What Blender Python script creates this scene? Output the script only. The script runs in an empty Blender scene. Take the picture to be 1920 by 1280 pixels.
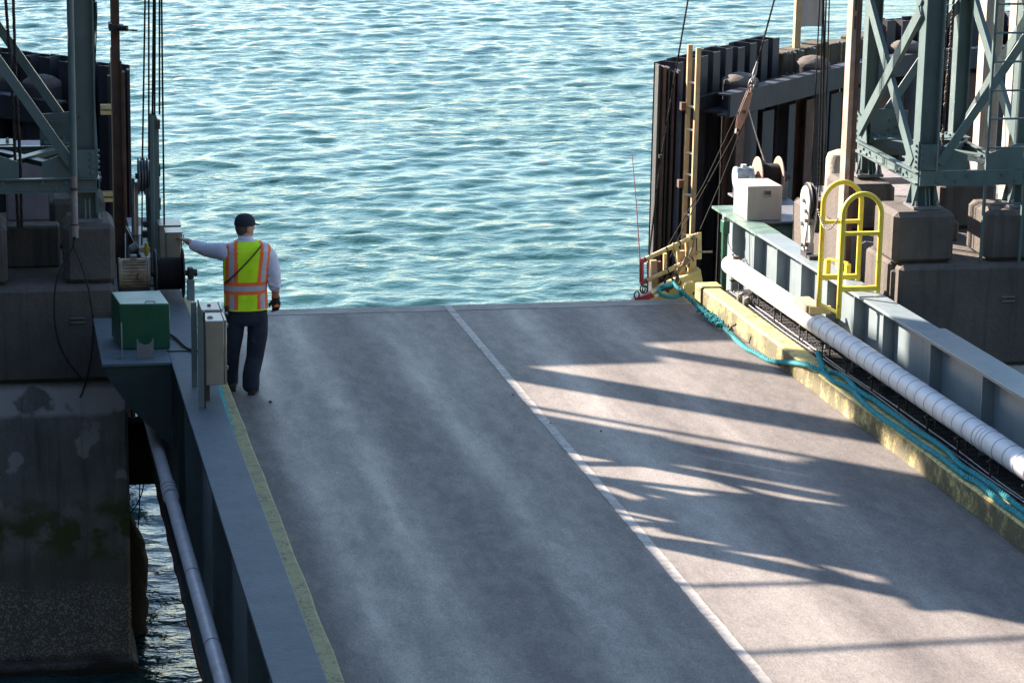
import bpy, bmesh, math, random
import numpy as np
from mathutils import Vector, Matrix
random.seed(7)
SC = bpy.context.scene
COL = SC.collection
R = math.radians
# ------------------------------------------------------------------ camera
F, W, H = 5000.0, 1920.0, 1280.0
def _n(v):
    v = np.array(v, float); return v / np.linalg.norm(v)
_u = _n([-998, 1101, 5000]); _up = -_n([-375, -20160, 5000])
_slope = math.asin(float(_u @ -_up))
_Y = _n(_u - (_u @ _up) * _up); _X = -np.cross(_Y, _up)
M = np.array([_X, _Y, _up])                       # world = M @ (right, up, forward)
def _ray(px, py): return M @ np.array([px - 960, 640 - py, F]) / F
CAM = -_ray(975.7, 735) * (5000 / 186)
EU = np.array([0, math.cos(_slope), -math.sin(_slope)])   # down the ramp, towards the sea
EN = np.array([0, math.sin(_slope), math.cos(_slope)])    # ramp normal
def P(px, py, **k):
    """a point of the scene seen at a photo pixel, on the plane x=, y=, z= or h= (height over the ramp)"""
    r = _ray(px, py)
    if 'h' in k: t = (k['h'] - CAM @ EN) / (r @ EN)
    elif 'x' in k: t = (k['x'] - CAM[0]) / r[0]
    elif 'y' in k: t = (k['y'] - CAM[1]) / r[1]
    else: t = (k['z'] - CAM[2]) / r[2]
    return Vector(CAM + t * r)
def RM(x, s, h): return Vector((x, 0, 0)) + Vector(EU * s) + Vector(EN * h)
def RS(px, py, h):
    p = np.array(P(px, py, h=h)); return float(p[0]), float(p @ EU)
cd = bpy.data.cameras.new('camera'); cam = bpy.data.objects.new('camera', cd); COL.objects.link(cam)
m4 = Matrix.Identity(4)
for i in range(3):
    m4[i][0] = M[i][0]; m4[i][1] = M[i][1]; m4[i][2] = -M[i][2]; m4[i][3] = CAM[i]
cam.matrix_world = m4
cd.sensor_width = 36; cd.lens = 36 * F / W; cd.clip_end = 6000; cd.clip_start = 0.5
SC.camera = cam
# ------------------------------------------------------------------ sky and sun
EL, AZ = R(28), R(43.5)            # sun: ahead and to the left, 28 degrees up
wd = bpy.data.worlds.new('World'); SC.world = wd; wd.use_nodes = True
nt = wd.node_tree; bg = nt.nodes['Background']
sky = nt.nodes.new('ShaderNodeTexSky'); sky.sky_type = 'NISHITA'; sky.sun_disc = False
sky.sun_elevation = EL; sky.sun_rotation = -AZ; sky.air_density = 1.2; sky.dust_density = 0.2; sky.ozone_density = 1.0
nt.links.new(sky.outputs[0], bg.inputs[0]); bg.inputs[1].default_value = 0.07
ld = bpy.data.lights.new('sun', 'SUN'); ld.energy = 5.0; ld.angle = R(0.45); ld.color = (1, 0.84, 0.69)
lo = bpy.data.objects.new('sun', ld); COL.objects.link(lo)
sd = Vector((-math.sin(AZ) * math.cos(EL), math.cos(AZ) * math.cos(EL), math.sin(EL)))
lo.rotation_euler = sd.to_track_quat('Z', 'Y').to_euler(); lo.location = (0, 0, 30)
SC.view_settings.view_transform = 'Standard'; SC.view_settings.look = 'None'
SC.view_settings.gamma = 1; SC.view_settings.exposure = 2.3
WZ = -2.75                          # water level

# ------------------------------------------------------------------ materials
def mat(name, c1, c2=None, scale=3.0, rough=0.6, metal=0.0, streak=0.0, streak_c=None, rust=0.0, rust_c=(0.13, 0.05, 0.02),
        bump=0.0, bscale=40.0, spec=0.5, detail=6, speck=0.0, speck_c=(0.02, 0.02, 0.02), stretch=(1, 1, 1)):
    m = bpy.data.materials.new(name); m.use_nodes = True
    n = m.node_tree.nodes; l = m.node_tree.links; b = n['Principled BSDF']
    b.inputs['Roughness'].default_value = rough; b.inputs['Metallic'].default_value = metal
    b.inputs['Specular IOR Level'].default_value = spec
    g = n.new('ShaderNodeNewGeometry')
    def noise(sc, det=5, st=(1, 1, 1), off=0.0):
        mp = n.new('ShaderNodeMapping'); mp.inputs['Scale'].default_value = st; mp.inputs['Location'].default_value = (off, off * 1.3, off * .7)
        l.new(g.outputs['Position'], mp.inputs['Vector'])
        t = n.new('ShaderNodeTexNoise'); t.inputs['Scale'].default_value = sc; t.inputs['Detail'].default_value = det
        t.inputs['Roughness'].default_value = 0.62; l.new(mp.outputs[0], t.inputs['Vector']); return t.outputs['Fac']
    def ramp(sig, a, bb):
        r = n.new('ShaderNodeMapRange'); r.inputs['From Min'].default_value = a; r.inputs['From Max'].default_value = bb
        l.new(sig, r.inputs['Value']); return r.outputs[0]
    def mix(fac, a, bcol, k=1.0):
        x = n.new('ShaderNodeMix'); x.data_type = 'RGBA'
        if k != 1.0:
            mm = n.new('ShaderNodeMath'); mm.operation = 'MULTIPLY'; mm.inputs[1].default_value = k; l.new(fac, mm.inputs[0]); fac = mm.outputs[0]
        l.new(fac, x.inputs['Factor'])
        if isinstance(a, tuple): x.inputs['A'].default_value = (*a, 1)
        else: l.new(a, x.inputs['A'])
        if isinstance(bcol, tuple): x.inputs['B'].default_value = (*bcol, 1)
        else: l.new(bcol, x.inputs['B'])
        return x.outputs['Result']
    c2 = c2 or tuple(v * 0.75 for v in c1)
    col = mix(ramp(noise(scale, detail, stretch), 0.32, 0.68), c1, c2)
    if streak: col = mix(ramp(noise(9, 4, (1, 1, 0.09), 3), 0.5, 0.72), col, streak_c or tuple(v * 0.45 for v in c1), streak)
    if rust:
        lo_ = 0.74 - 0.22 * rust
        rf = ramp(noise(7, 8, (1, 1, 0.6), 8), lo_, lo_ + 0.06)
        col = mix(rf, col, rust_c)
        l.new(ramp(rf, 0, 1), b.inputs['Roughness']) if False else None
    if speck: col = mix(ramp(noise(90, 2, (1, 1, 1), 5), 0.62, 0.7), col, speck_c, speck)
    l.new(col, b.inputs['Base Color'])
    if bump:
        bp = n.new('ShaderNodeBump'); bp.inputs['Strength'].default_value = bump; bp.inputs['Distance'].default_value = 0.01
        l.new(noise(bscale, 6, (1, 1, 1), 1), bp.inputs['Height']); l.new(bp.outputs[0], b.inputs['Normal'])
    m['b'] = 1
    return m
T = {}
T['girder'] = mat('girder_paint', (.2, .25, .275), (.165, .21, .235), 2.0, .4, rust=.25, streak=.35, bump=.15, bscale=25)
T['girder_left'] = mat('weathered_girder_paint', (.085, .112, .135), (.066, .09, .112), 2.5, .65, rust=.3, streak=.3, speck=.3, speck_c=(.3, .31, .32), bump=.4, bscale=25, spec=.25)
T['tower'] = mat('tower_paint', (.11, .158, .165), (.082, .122, .13), 3.0, .4, rust=.3, streak=.25, bump=.2, bscale=30)
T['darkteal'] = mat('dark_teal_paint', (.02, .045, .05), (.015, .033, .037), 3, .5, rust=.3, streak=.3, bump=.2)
T['green'] = mat('green_paint', (.012, .09, .045), (.01, .07, .038), 6, .35, rust=.12, streak=.2, bump=.1)
T['greensteel'] = mat('green_steel', (.06, .14, .11), (.18, .25, .235), 6, .45, rust=.4, streak=.4, bump=.2)
T['steel_dark'] = mat('dark_steel', (.03, .031, .038), (.016, .016, .02), 3, .55, metal=0, rust=.3, rust_c=(.06, .03, .02), streak=.4, bump=.3)
T['pile'] = mat('pile_steel', (.045, .044, .058), (.024, .025, .034), 2.5, .6, rust=.35, rust_c=(.07, .035, .025), streak=.6, bump=.3)
T['rust'] = mat('rusty_steel', (.14, .07, .05), (.06, .035, .03), 6, .8, streak=.5, bump=.6, bscale=50)
T['rustpale'] = mat('sunlit_column', (.38, .3, .27), (.26, .15, .12), 4, .7, streak=.5, rust=.4, bump=.5)
T['black'] = mat('black_rubber', (.012, .012, .014), (.02, .02, .022), 12, .6, bump=.3)
T['cable'] = mat('greased_cable', (.01, .009, .009), (.02, .016, .014), 40, .7, bump=.3, bscale=150, spec=.15)
T['chain'] = mat('rusty_chain', (.05, .035, .03), (.025, .02, .02), 30, .6, bump=.5)
T['yellow'] = mat('yellow_paint', (.74, .6, .06), (.62, .48, .05), 6, .45, rust=.3, streak=.3, speck=.35, speck_c=(.1, .06, .02), bump=.1)
T['oldyellow'] = mat('old_yellow_paint', (.7, .55, .27), (.52, .38, .18), 9, .6, rust=.4, rust_c=(.13, .1, .07), streak=.4, bump=.3)
T['tan'] = mat('tan_paint', (.46, .33, .18), (.32, .22, .12), 5, .6, rust=.4, streak=.5, bump=.2)
T['red'] = mat('red_paint', (.5, .06, .06), (.36, .06, .06), 8, .5, rust=.35, bump=.2)
T['whitepipe'] = mat('white_cladding', (.62, .63, .67), (.54, .56, .61), 4, .5, streak=.3, bump=.05)
T['pvc'] = mat('pale_pipe', (.6, .6, .66), (.47, .46, .5), 5, .35, streak=.4, speck=.35, bump=.15)
T['sleeve'] = mat('old_sleeve', (.3, .26, .26), (.2, .16, .16), 8, .6, rust=.4, streak=.4, bump=.3)
T['yellowdull'] = mat('pale_yellow_plate', (.66, .56, .22), (.5, .42, .18), 6, .6, rust=.4, streak=.3, bump=.3)
T['band'] = mat('band_steel', (.17, .17, .19), (.12, .12, .13), 10, .5)
T['cabinet'] = mat('stainless', (.36, .33, .29), (.27, .245, .21), 3, .38, metal=.5, streak=.25, rust=.1, bump=.08)
T['greybox'] = mat('grey_box_paint', (.36, .335, .31), (.3, .28, .26), 3, .5, streak=.2, speck=.2, bump=.08)
T['cream'] = mat('cream_motor', (.32, .27, .19), (.18, .12, .075), 8, .5, rust=.55, rust_c=(.1, .06, .04), streak=.8, streak_c=(.12, .07, .04), bump=.4)
T['bluemotor'] = mat('peeling_blue', (.12, .26, .36), (.5, .55, .56), 9, .5, rust=.4, streak=.6, streak_c=(.55, .58, .6), bump=.5)
T['disc'] = mat('drum_disc', (.34, .24, .2), (.24, .16, .14), 5, .6, rust=.4, streak=.3, bump=.2)
T['galv'] = mat('galvanised', (.22, .23, .25), (.15, .16, .175), 12, .45, metal=.4, rust=.25, bump=.2)
T['sheave'] = mat('white_sheave', (.56, .55, .52), (.42, .4, .37), 9, .5, rust=.4, streak=.3, bump=.2)
T['timber'] = mat('tarred_timber', (.09, .075, .045), (.035, .03, .022), 8, .85, streak=.6, bump=.8, bscale=30, stretch=(1, 1, .2))
T['wood'] = mat('weathered_board', (.42, .31, .22), (.28, .2, .14), 10, .8, bump=.5, stretch=(1, 1, .3))
T['blackwood'] = mat('dark_beam', (.022, .018, .016), (.012, .01, .01), 6, .9, bump=.8)
T['hookrust'] = mat('hook_block', (.17, .085, .055), (.3, .2, .16), 10, .65, rust=.4, bump=.4)
T['slot'] = mat('sign_board', (.36, .34, .33), (.3, .28, .28), 2, .7, streak=.5, bump=.1)
T['rope'] = mat('teal_rope', (.012, .2, .23), (.06, .38, .4), 26, .8, bump=.8, bscale=120)
T['ropepale'] = mat('old_rope', (.42, .36, .25), (.25, .2, .13), 20, .9, bump=.8, bscale=120)
T['steelwhite'] = mat('white_cable', (.6, .55, .52), (.4, .36, .34), 30, .5, bump=.4)
T['pants'] = mat('navy_trousers', (.012, .016, .03), (.022, .028, .048), 5, .9, bump=1.0, bscale=9)
T['shirt'] = mat('white_shirt', (.64, .62, .74), (.56, .55, .67), 5, .85, bump=1.0, bscale=14)
T['skin'] = mat('skin', (.47, .25, .17), (.4, .2, .135), 14, .5, bump=.1)
T['cap'] = mat('black_cap', (.010, .012, .02), (.014, .017, .026), 10, .85, bump=.3)
T['hair'] = mat('short_hair', (.11, .08, .06), (.06, .045, .035), 60, .9, bump=.6)
T['glove'] = mat('black_glove', (.012, .011, .013), (.03, .02, .024), 20, .8, bump=.3)
T['orange'] = mat('orange_trim', (.95, .17, .035), (.88, .15, .03), 10, .7, bump=.2)
T['silver'] = mat('reflective_tape', (.5, .48, .55), (.44, .42, .5), 8, .45, metal=.2, bump=.15)
T['lime'] = mat('lime_mesh', (.6, .9, .01), (.52, .82, .008), 7, .8, bump=.45, bscale=14)
T['shoe'] = mat('dark_shoe', (.02, .016, .014), (.03, .022, .018), 20, .5, bump=.2)
T['caster_grey'] = mat('caster_wall', (.13, .13, .13), None, 2, .8, streak=.3)
T['glass'] = mat('window_glass', (.03, .04, .05), None, 2, .1)
def concrete(name, c1, c2, dark, zdep=None, bump=1.0):
    """board-marked concrete: blotches, vertical stains, pits, and optionally tide bands by height"""
    m = mat(name, c1, c2, 1.6, .88, streak=.6, streak_c=dark, bump=bump, bscale=22, speck=.85, speck_c=tuple(v * .6 for v in dark))
    n = m.node_tree.nodes; l = m.node_tree.links; b = n['Principled BSDF']
    g = n.new('ShaderNodeNewGeometry'); sx = n.new('ShaderNodeSeparateXYZ'); l.new(g.outputs['Position'], sx.inputs[0])
    src = b.inputs['Base Color'].links[0].from_socket
    def noise(sc, det, st=(1, 1, 1)):
        mp = n.new('ShaderNodeMapping'); mp.inputs['Scale'].default_value = st; l.new(g.outputs['Position'], mp.inputs[0])
        t = n.new('ShaderNodeTexNoise'); t.inputs['Scale'].default_value = sc; t.inputs['Detail'].default_value = det; l.new(mp.outputs[0], t.inputs[0]); return t.outputs['Fac']
    def mathn(op, a, bb):
        x = n.new('ShaderNodeMath'); x.operation = op
        for i, v in enumerate((a, bb)):
            if isinstance(v, (int, float)): x.inputs[i].default_value = v
            else: l.new(v, x.inputs[i])
        return x.outputs[0]
    def band(z0, z1, fuzz, colr, src, k=1.0, thr=None):
        """smooth window on height, roughened by noise"""
        zz = mathn('ADD', sx.outputs['Z'], mathn('MULTIPLY', mathn('SUBTRACT', noise(2.2, 8), .5), fuzz * 4))
        a = n.new('ShaderNodeMapRange'); a.inputs['From Min'].default_value = z0 - fuzz; a.inputs['From Max'].default_value = z0 + fuzz; l.new(zz, a.inputs[0])
        c = n.new('ShaderNodeMapRange'); c.inputs['From Min'].default_value = z1 - fuzz; c.inputs['From Max'].default_value = z1 + fuzz
        c.inputs['To Min'].default_value = 1; c.inputs['To Max'].default_value = 0; l.new(zz, c.inputs[0])
        f = mathn('MULTIPLY', a.outputs[0], c.outputs[0])
        if thr:
            t = n.new('ShaderNodeMapRange'); t.inputs['From Min'].default_value = thr[1]; t.inputs['From Max'].default_value = thr[2]
            l.new(noise(thr[0], 7), t.inputs[0]); f = mathn('MULTIPLY', f, t.outputs[0])
        f = mathn('MULTIPLY', f, k)
        x = n.new('ShaderNodeMix'); x.data_type = 'RGBA'; l.new(f, x.inputs['Factor']); l.new(src, x.inputs['A']); x.inputs['B'].default_value = (*colr, 1)
        return x.outputs['Result']
    if zdep:
        for bd in zdep: src = band(*bd[:4], src, *bd[4:])
    l.new(src, b.inputs['Base Color'])
    return m
T['conc'] = concrete('pier_concrete', (.115, .098, .088), (.07, .062, .058), (.03, .027, .026))
T['conclow'] = concrete('tidal_concrete', (.26, .25, .25), (.16, .15, .155), (.075, .07, .07), [
    (-3.5, -1.55, .1, (.12, .11, .1), .7),
    (-1.55, -1.0, .12, (.075, .085, .025), .9, (4, .45, .55)),
    (-.1, .2, .03, (.5, .49, .52), .85, (2.2, .44, .48)),
    (-.9, -.1, .2, (.5, .49, .52), .6, (2.2, .57, .59)),
    (-3.5, -1.9, .12, (.5, .45, .44), .9, (60, .5, .66)),
    (-3.5, -2.6, .05, (.02, .012, .012), .95)], bump=1.0)
T['pale'] = concrete('pale_concrete', (.5, .43, .35), (.38, .31, .25), (.2, .15, .1))
T['slab'] = concrete('shore_slab', (.22, .2, .2), (.15, .14, .14), (.06, .06, .06))

# deck: worn asphalt with long traffic streaks
def deck_mat():
    m = bpy.data.materials.new('worn_asphalt'); m.use_nodes = True; n = m.node_tree.nodes; l = m.node_tree.links; b = n['Principled BSDF']
    g = n.new('ShaderNodeNewGeometry'); sx = n.new('ShaderNodeSeparateXYZ'); l.new(g.outputs['Position'], sx.inputs[0])
    def noise(sc, det, st, ro=.6):
        mp = n.new('ShaderNodeMapping'); mp.inputs['Scale'].default_value = st; l.new(g.outputs['Position'], mp.inputs[0])
        t = n.new('ShaderNodeTexNoise'); t.inputs['Scale'].default_value = sc; t.inputs['Detail'].default_value = det; t.inputs['Roughness'].default_value = ro; l.new(mp.outputs[0], t.inputs[0]); return t.outputs['Fac']
    def mr(s, a, c, lo=0, hi=1):
        r = n.new('ShaderNodeMapRange'); r.inputs[1].default_value = a; r.inputs[2].default_value = c; r.inputs[3].default_value = lo; r.inputs[4].default_value = hi; l.new(s, r.inputs[0]); return r.outputs[0]
    def mth(op, a, c):
        x = n.new('ShaderNodeMath'); x.operation = op
        for i, v in enumerate((a, c)):
            if isinstance(v, (int, float)): x.inputs[i].default_value = v
            else: l.new(v, x.inputs[i])
        return x.outputs[0]
    # wheel tracks: dark bands, polished pale ones with sky sheen put into the colour
    xw = mth('ADD', sx.outputs['X'], mth('MULTIPLY', mth('SUBTRACT', noise(.8, 3, (1, .5, 1)), .5), .3))
    rc = n.new('ShaderNodeValToRGB'); l.new(mr(xw, -3.0, 3.0), rc.inputs[0]); cr = rc.color_ramp
    stops = [(0, .05), (.04, .1), (.085, .8), (.13, .5), (.18, .78), (.22, .3), (.27, .08), (.315, .3), (.355, .75), (.41, .45), (.5, .35), (.56, .5), (.62, .85), (.665, .35), (.7, .1), (.75, .4), (.79, .7), (.84, .25), (.9, .15), (1, .12)]
    cr.elements[0].position = 0; cr.elements[0].color = (stops[0][1],) * 3 + (1,); cr.elements[1].position = 1; cr.elements[1].color = (stops[-1][1],) * 3 + (1,)
    for p, v in stops[1:-1]:
        e = cr.elements.new(p); e.color = (v, v, v, 1)
    patch = mr(noise(2.6, 7, (1, .12, 1)), .3, .7, .2, .95)
    fine = mr(noise(6, 9, (1, .4, 1), .75), .38, .62)
    w = mth('MULTIPLY', rc.outputs[0], mth('ADD', mth('MULTIPLY', patch, 1.0), .25))
    w = mth('ADD', w, mth('MULTIPLY', mth('SUBTRACT', fine, .5), .3))
    mx = n.new('ShaderNodeMix'); mx.data_type = 'RGBA'; l.new(w, mx.inputs['Factor']); mx.inputs['A'].default_value = (.1, .09, .088, 1); mx.inputs['B'].default_value = (.26, .238, .222, 1)
    grain = mr(noise(80, 5, (1, .3, 1), .85), .3, .7, .45, 1.55)
    mg = n.new('ShaderNodeVectorMath'); mg.operation = 'SCALE'; l.new(mx.outputs['Result'], mg.inputs[0]); l.new(grain, mg.inputs['Scale'])
    # cracks / tar seams / small marks
    sp = mr(noise(5, 3, (1, 3, 1)), .72, .76)
    m2 = n.new('ShaderNodeMix'); m2.data_type = 'RGBA'; l.new(mth('MULTIPLY', sp, .5), m2.inputs['Factor']); l.new(mg.outputs[0], m2.inputs['A']); m2.inputs['B'].default_value = (.07, .065, .07, 1)
    l.new(m2.outputs['Result'], b.inputs['Base Color'])
    l.new(mr(w, 0.05, .9, .75, .52), b.inputs['Roughness']); b.inputs['Specular IOR Level'].default_value = .45
    bp = n.new('ShaderNodeBump'); bp.inputs['Strength'].default_value = .5; bp.inputs['Distance'].default_value = .006; l.new(noise(110, 4, (1, 1, 1), .8), bp.inputs['Height']); l.new(bp.outputs[0], b.inputs['Normal'])
    return m
T['deck'] = deck_mat()
def line_mat():
    m = mat('worn_line_paint', (.46, .44, .4), (.38, .36, .34), 5, .7, bump=.4, bscale=100)
    n = m.node_tree.nodes; l = m.node_tree.links; b = n['Principled BSDF']
    g = n.new('ShaderNodeNewGeometry'); t = n.new('ShaderNodeTexNoise'); t.inputs['Scale'].default_value = 11; t.inputs['Detail'].default_value = 9; t.inputs['Roughness'].default_value = .75
    l.new(g.outputs['Position'], t.inputs[0])
    r = n.new('ShaderNodeMapRange'); r.inputs[1].default_value = .42; r.inputs[2].default_value = .6; l.new(t.outputs['Fac'], r.inputs[0])
    x = n.new('ShaderNodeMix'); x.data_type = 'RGBA'; l.new(r.outputs[0], x.inputs['Factor']); l.new(b.inputs['Base Color'].links[0].from_socket, x.inputs['A']); x.inputs['B'].default_value = (.25, .23, .22, 1)
    l.new(x.outputs['Result'], b.inputs['Base Color']); return m
T['line'] = line_mat()
def kerb_mat(c1=(.56, .46, .17), c2=(.42, .36, .14)):
    m = mat('kerb_paint', c1, c2, 5, .75, bump=.7, bscale=35)
    n = m.node_tree.nodes; l = m.node_tree.links; b = n['Principled BSDF']
    g = n.new('ShaderNodeNewGeometry'); src = b.inputs['Base Color'].links[0].from_socket
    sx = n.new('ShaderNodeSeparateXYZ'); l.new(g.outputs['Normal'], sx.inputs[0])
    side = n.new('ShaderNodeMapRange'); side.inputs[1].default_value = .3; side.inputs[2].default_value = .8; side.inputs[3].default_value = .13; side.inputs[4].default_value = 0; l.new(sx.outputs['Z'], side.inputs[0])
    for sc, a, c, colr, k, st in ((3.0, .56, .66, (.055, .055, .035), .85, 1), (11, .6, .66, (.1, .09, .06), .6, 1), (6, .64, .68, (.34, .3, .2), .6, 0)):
        t = n.new('ShaderNodeTexNoise'); t.inputs['Scale'].default_value = sc; t.inputs['Detail'].default_value = 10; t.inputs['Roughness'].default_value = .7; l.new(g.outputs['Position'], t.inputs[0])
        sig = t.outputs['Fac']
        ad = n.new('ShaderNodeMath'); ad.operation = 'ADD'; l.new(sig, ad.inputs[0])
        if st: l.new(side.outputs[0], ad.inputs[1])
        else: ad.inputs[1].default_value = 0
        r = n.new('ShaderNodeMapRange'); r.inputs[1].default_value = a; r.inputs[2].default_value = c; r.inputs[4].default_value = k; l.new(ad.outputs[0], r.inputs[0])
        x = n.new('ShaderNodeMix'); x.data_type = 'RGBA'; l.new(r.outputs[0], x.inputs['Factor']); l.new(src, x.inputs['A']); x.inputs['B'].default_value = (*colr, 1); src = x.outputs['Result']
    v = n.new('ShaderNodeTexVoronoi'); v.feature = 'DISTANCE_TO_EDGE'; v.inputs['Scale'].default_value = 5
    nz = n.new('ShaderNodeTexNoise'); nz.inputs['Scale'].default_value = 9; l.new(g.outputs['Position'], nz.inputs[0]); vm_ = n.new('ShaderNodeVectorMath'); vm_.operation = 'MULTIPLY_ADD'; l.new(nz.outputs['Color'], vm_.inputs[0]); vm_.inputs[1].default_value = (.25, .25, .25); l.new(g.outputs['Position'], vm_.inputs[2]); l.new(vm_.outputs[0], v.inputs['Vector'])
    r = n.new('ShaderNodeMapRange'); r.inputs[1].default_value = .012; r.inputs[2].default_value = .03; r.inputs[3].default_value = .75; r.inputs[4].default_value = 0; l.new(v.outputs['Distance'], r.inputs[0])
    x = n.new('ShaderNodeMix'); x.data_type = 'RGBA'; l.new(r.outputs[0], x.inputs['Factor']); l.new(src, x.inputs['A']); x.inputs['B'].default_value = (.09, .08, .05, 1); src = x.outputs['Result']
    l.new(src, b.inputs['Base Color']); return m
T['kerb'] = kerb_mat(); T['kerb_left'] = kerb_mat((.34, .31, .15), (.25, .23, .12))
def water_mat():
    m = bpy.data.materials.new('sea_water'); m.use_nodes = True; n = m.node_tree.nodes; l = m.node_tree.links; b = n['Principled BSDF']
    b.inputs['Base Color'].default_value = (.02, .075, .075, 1); b.inputs['Roughness'].default_value = .06; b.inputs['IOR'].default_value = 1.33
    g = n.new('ShaderNodeNewGeometry'); bps = None
    for sc, st, di in ((1.6, (1, 1.9, 1), .06), (5, (1, 1.9, 1), .028), (16, (1, 1.7, 1), .008)):
        mp = n.new('ShaderNodeMapping'); mp.inputs['Scale'].default_value = st; mp.inputs['Rotation'].default_value = (0, 0, .15); l.new(g.outputs['Position'], mp.inputs[0])
        t = n.new('ShaderNodeTexNoise'); t.inputs['Scale'].default_value = sc; t.inputs['Detail'].default_value = 3; l.new(mp.outputs[0], t.inputs[0])
        bp = n.new('ShaderNodeBump'); bp.inputs['Strength'].default_value = .8; bp.inputs['Distance'].default_value = di; l.new(t.outputs['Fac'], bp.inputs['Height'])
        gn = n.new('ShaderNodeTexNoise'); gn.inputs['Scale'].default_value = .11; gn.inputs['Detail'].default_value = 2; l.new(mp.outputs[0], gn.inputs[0]); gm = n.new('ShaderNodeMapRange'); gm.inputs[1].default_value = .35; gm.inputs[2].default_value = .65; gm.inputs[3].default_value = .4; gm.inputs[4].default_value = 1.0; l.new(gn.outputs['Fac'], gm.inputs[0]); l.new(gm.outputs[0], bp.inputs['Strength'])
        if bps: l.new(bps, bp.inputs['Normal'])
        bps = bp.outputs[0]
    l.new(bps, b.inputs['Normal']); return m
T['water'] = water_mat()

# ------------------------------------------------------------------ mesh builder
class MB:
    def __init__(s): s.v = []; s.f = []; s.mi = []; s.cur = 0
    def _add(s, vs, fs):
        o = len(s.v); s.v += [tuple(v) for v in vs]; s.f += [tuple(i + o for i in f) for f in fs]; s.mi += [s.cur] * len(fs); return s
    def hexa(s, c):     # 8 corners: bottom 4 ccw, top 4 ccw
        return s._add(c, [(3, 2, 1, 0), (4, 5, 6, 7), (0, 1, 5, 4), (1, 2, 6, 5), (2, 3, 7, 6), (3, 0, 4, 7)])
    def box(s, x0, x1, y0, y1, z0, z1):
        return s.hexa([Vector(p) for p in ((x0, y0, z0), (x1, y0, z0), (x1, y1, z0), (x0, y1, z0), (x0, y0, z1), (x1, y0, z1), (x1, y1, z1), (x0, y1, z1))])
    def rbox(s, x0, x1, s0, s1, h0, h1):     # in ramp coordinates
        return s.hexa([RM(*p) for p in ((x0, s0, h0), (x1, s0, h0), (x1, s1, h0), (x0, s1, h0), (x0, s0, h1), (x1, s0, h1), (x1, s1, h1), (x0, s1, h1))])
    def obox(s, c, ax, ay, az):              # centre and three half axes
        c = Vector(c); ax, ay, az = Vector(ax), Vector(ay), Vector(az)
        return s.hexa([c - ax - ay - az, c + ax - ay - az, c + ax + ay - az, c - ax + ay - az, c - ax - ay + az, c + ax - ay + az, c + ax + ay + az, c - ax + ay + az])
    def frame(s, p0, p1, up=(0, 0, 1)):
        p0, p1 = Vector(p0), Vector(p1); d = (p1 - p0).normalized(); up = Vector(up)
        if abs(d.dot(up)) > .98: up = Vector((0, 1, 0))
        a = d.cross(up).normalized(); b = a.cross(d).normalized(); return p0, p1, d, a, b
    def bar(s, p0, p1, w, h, up=(0, 0, 1), oa=0, ob=0):
        p0, p1, d, a, b = s.frame(p0, p1, up); off = a * oa + b * ob
        return s.obox((p0 + p1) / 2 + off, a * (w / 2), b * (h / 2), (p1 - p0) / 2)
    def ibeam(s, p0, p1, w, h, t=.015, up=(0, 0, 1)):
        s.bar(p0, p1, w, t, up, 0, h / 2 - t / 2); s.bar(p0, p1, w, t, up, 0, -h / 2 + t / 2); s.bar(p0, p1, t, h - 2 * t, up); return s
    def angle(s, p0, p1, w, h, t=.012, up=(0, 0, 1), flip=1):
        s.bar(p0, p1, w, t, up, 0, h / 2 - t / 2); s.bar(p0, p1, t, h - t, up, flip * (w / 2 - t / 2), -t / 2); return s
    def channel(s, p0, p1, w, h, t=.012, up=(0, 0, 1), flip=1):
        s.bar(p0, p1, w, t, up, 0, h / 2 - t / 2); s.bar(p0, p1, w, t, up, 0, -h / 2 + t / 2); s.bar(p0, p1, t, h - 2 * t, up, flip * (w / 2 - t / 2), 0); return s
    def cyl(s, p0, p1, r0, r1=None, n=16, caps=True):
        r1 = r0 if r1 is None else r1; p0, p1, d, a, b = s.frame(p0, p1); vs = []
        for p, r in ((p0, r0), (p1, r1)):
            for i in range(n):
                t = 2 * math.pi * i / n; vs.append(p + (a * math.cos(t) + b * math.sin(t)) * r)
        fs = [(i, (i + 1) % n, n + (i + 1) % n, n + i) for i in range(n)]
        if caps: fs += [tuple(range(n - 1, -1, -1)), tuple(range(n, 2 * n))]
        return s._add(vs, fs)
    def tube(s, pts, r, n=8, closed=False, rs=None):
        pts = [Vector(p) for p in pts]; N = len(pts); vs = []; prev = None
        for i, p in enumerate(pts):
            if closed: d = pts[(i + 1) % N] - pts[i - 1]
            else: d = pts[min(i + 1, N - 1)] - pts[max(i - 1, 0)]
            d.normalize()
            if prev is None:
                a = d.cross(Vector((0, 0, 1)) if abs(d.z) < .9 else Vector((1, 0, 0))).normalized()
            else: a = (prev - d * prev.dot(d)).normalized()
            prev = a; b = d.cross(a); rr = rs[i] if rs else r
            for k in range(n):
                t = 2 * math.pi * k / n; vs.append(p + (a * math.cos(t) + b * math.sin(t)) * rr)
        fs = []; M_ = N if closed else N - 1
        for i in range(M_):
            j = (i + 1) % N
            for k in range(n): fs.append((i * n + k, i * n + (k + 1) % n, j * n + (k + 1) % n, j * n + k))
        if not closed: fs += [tuple(range(n - 1, -1, -1)), tuple((N - 1) * n + k for k in range(n))]
        return s._add(vs, fs)
    def prism(s, poly, off):     # polygon extruded by a vector
        poly = [Vector(p) for p in poly]; off = Vector(off); n = len(poly)
        return s._add(poly + [p + off for p in poly], [tuple(range(n - 1, -1, -1)), tuple(range(n, 2 * n))] + [(i, (i + 1) % n, n + (i + 1) % n, n + i) for i in range(n)])
    def bolt(s, p, nrm, r=.014, h=.016):
        p = Vector(p); nrm = Vector(nrm).normalized(); s.cyl(p, p + nrm * h, r, r * .8, 6); return s
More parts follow.
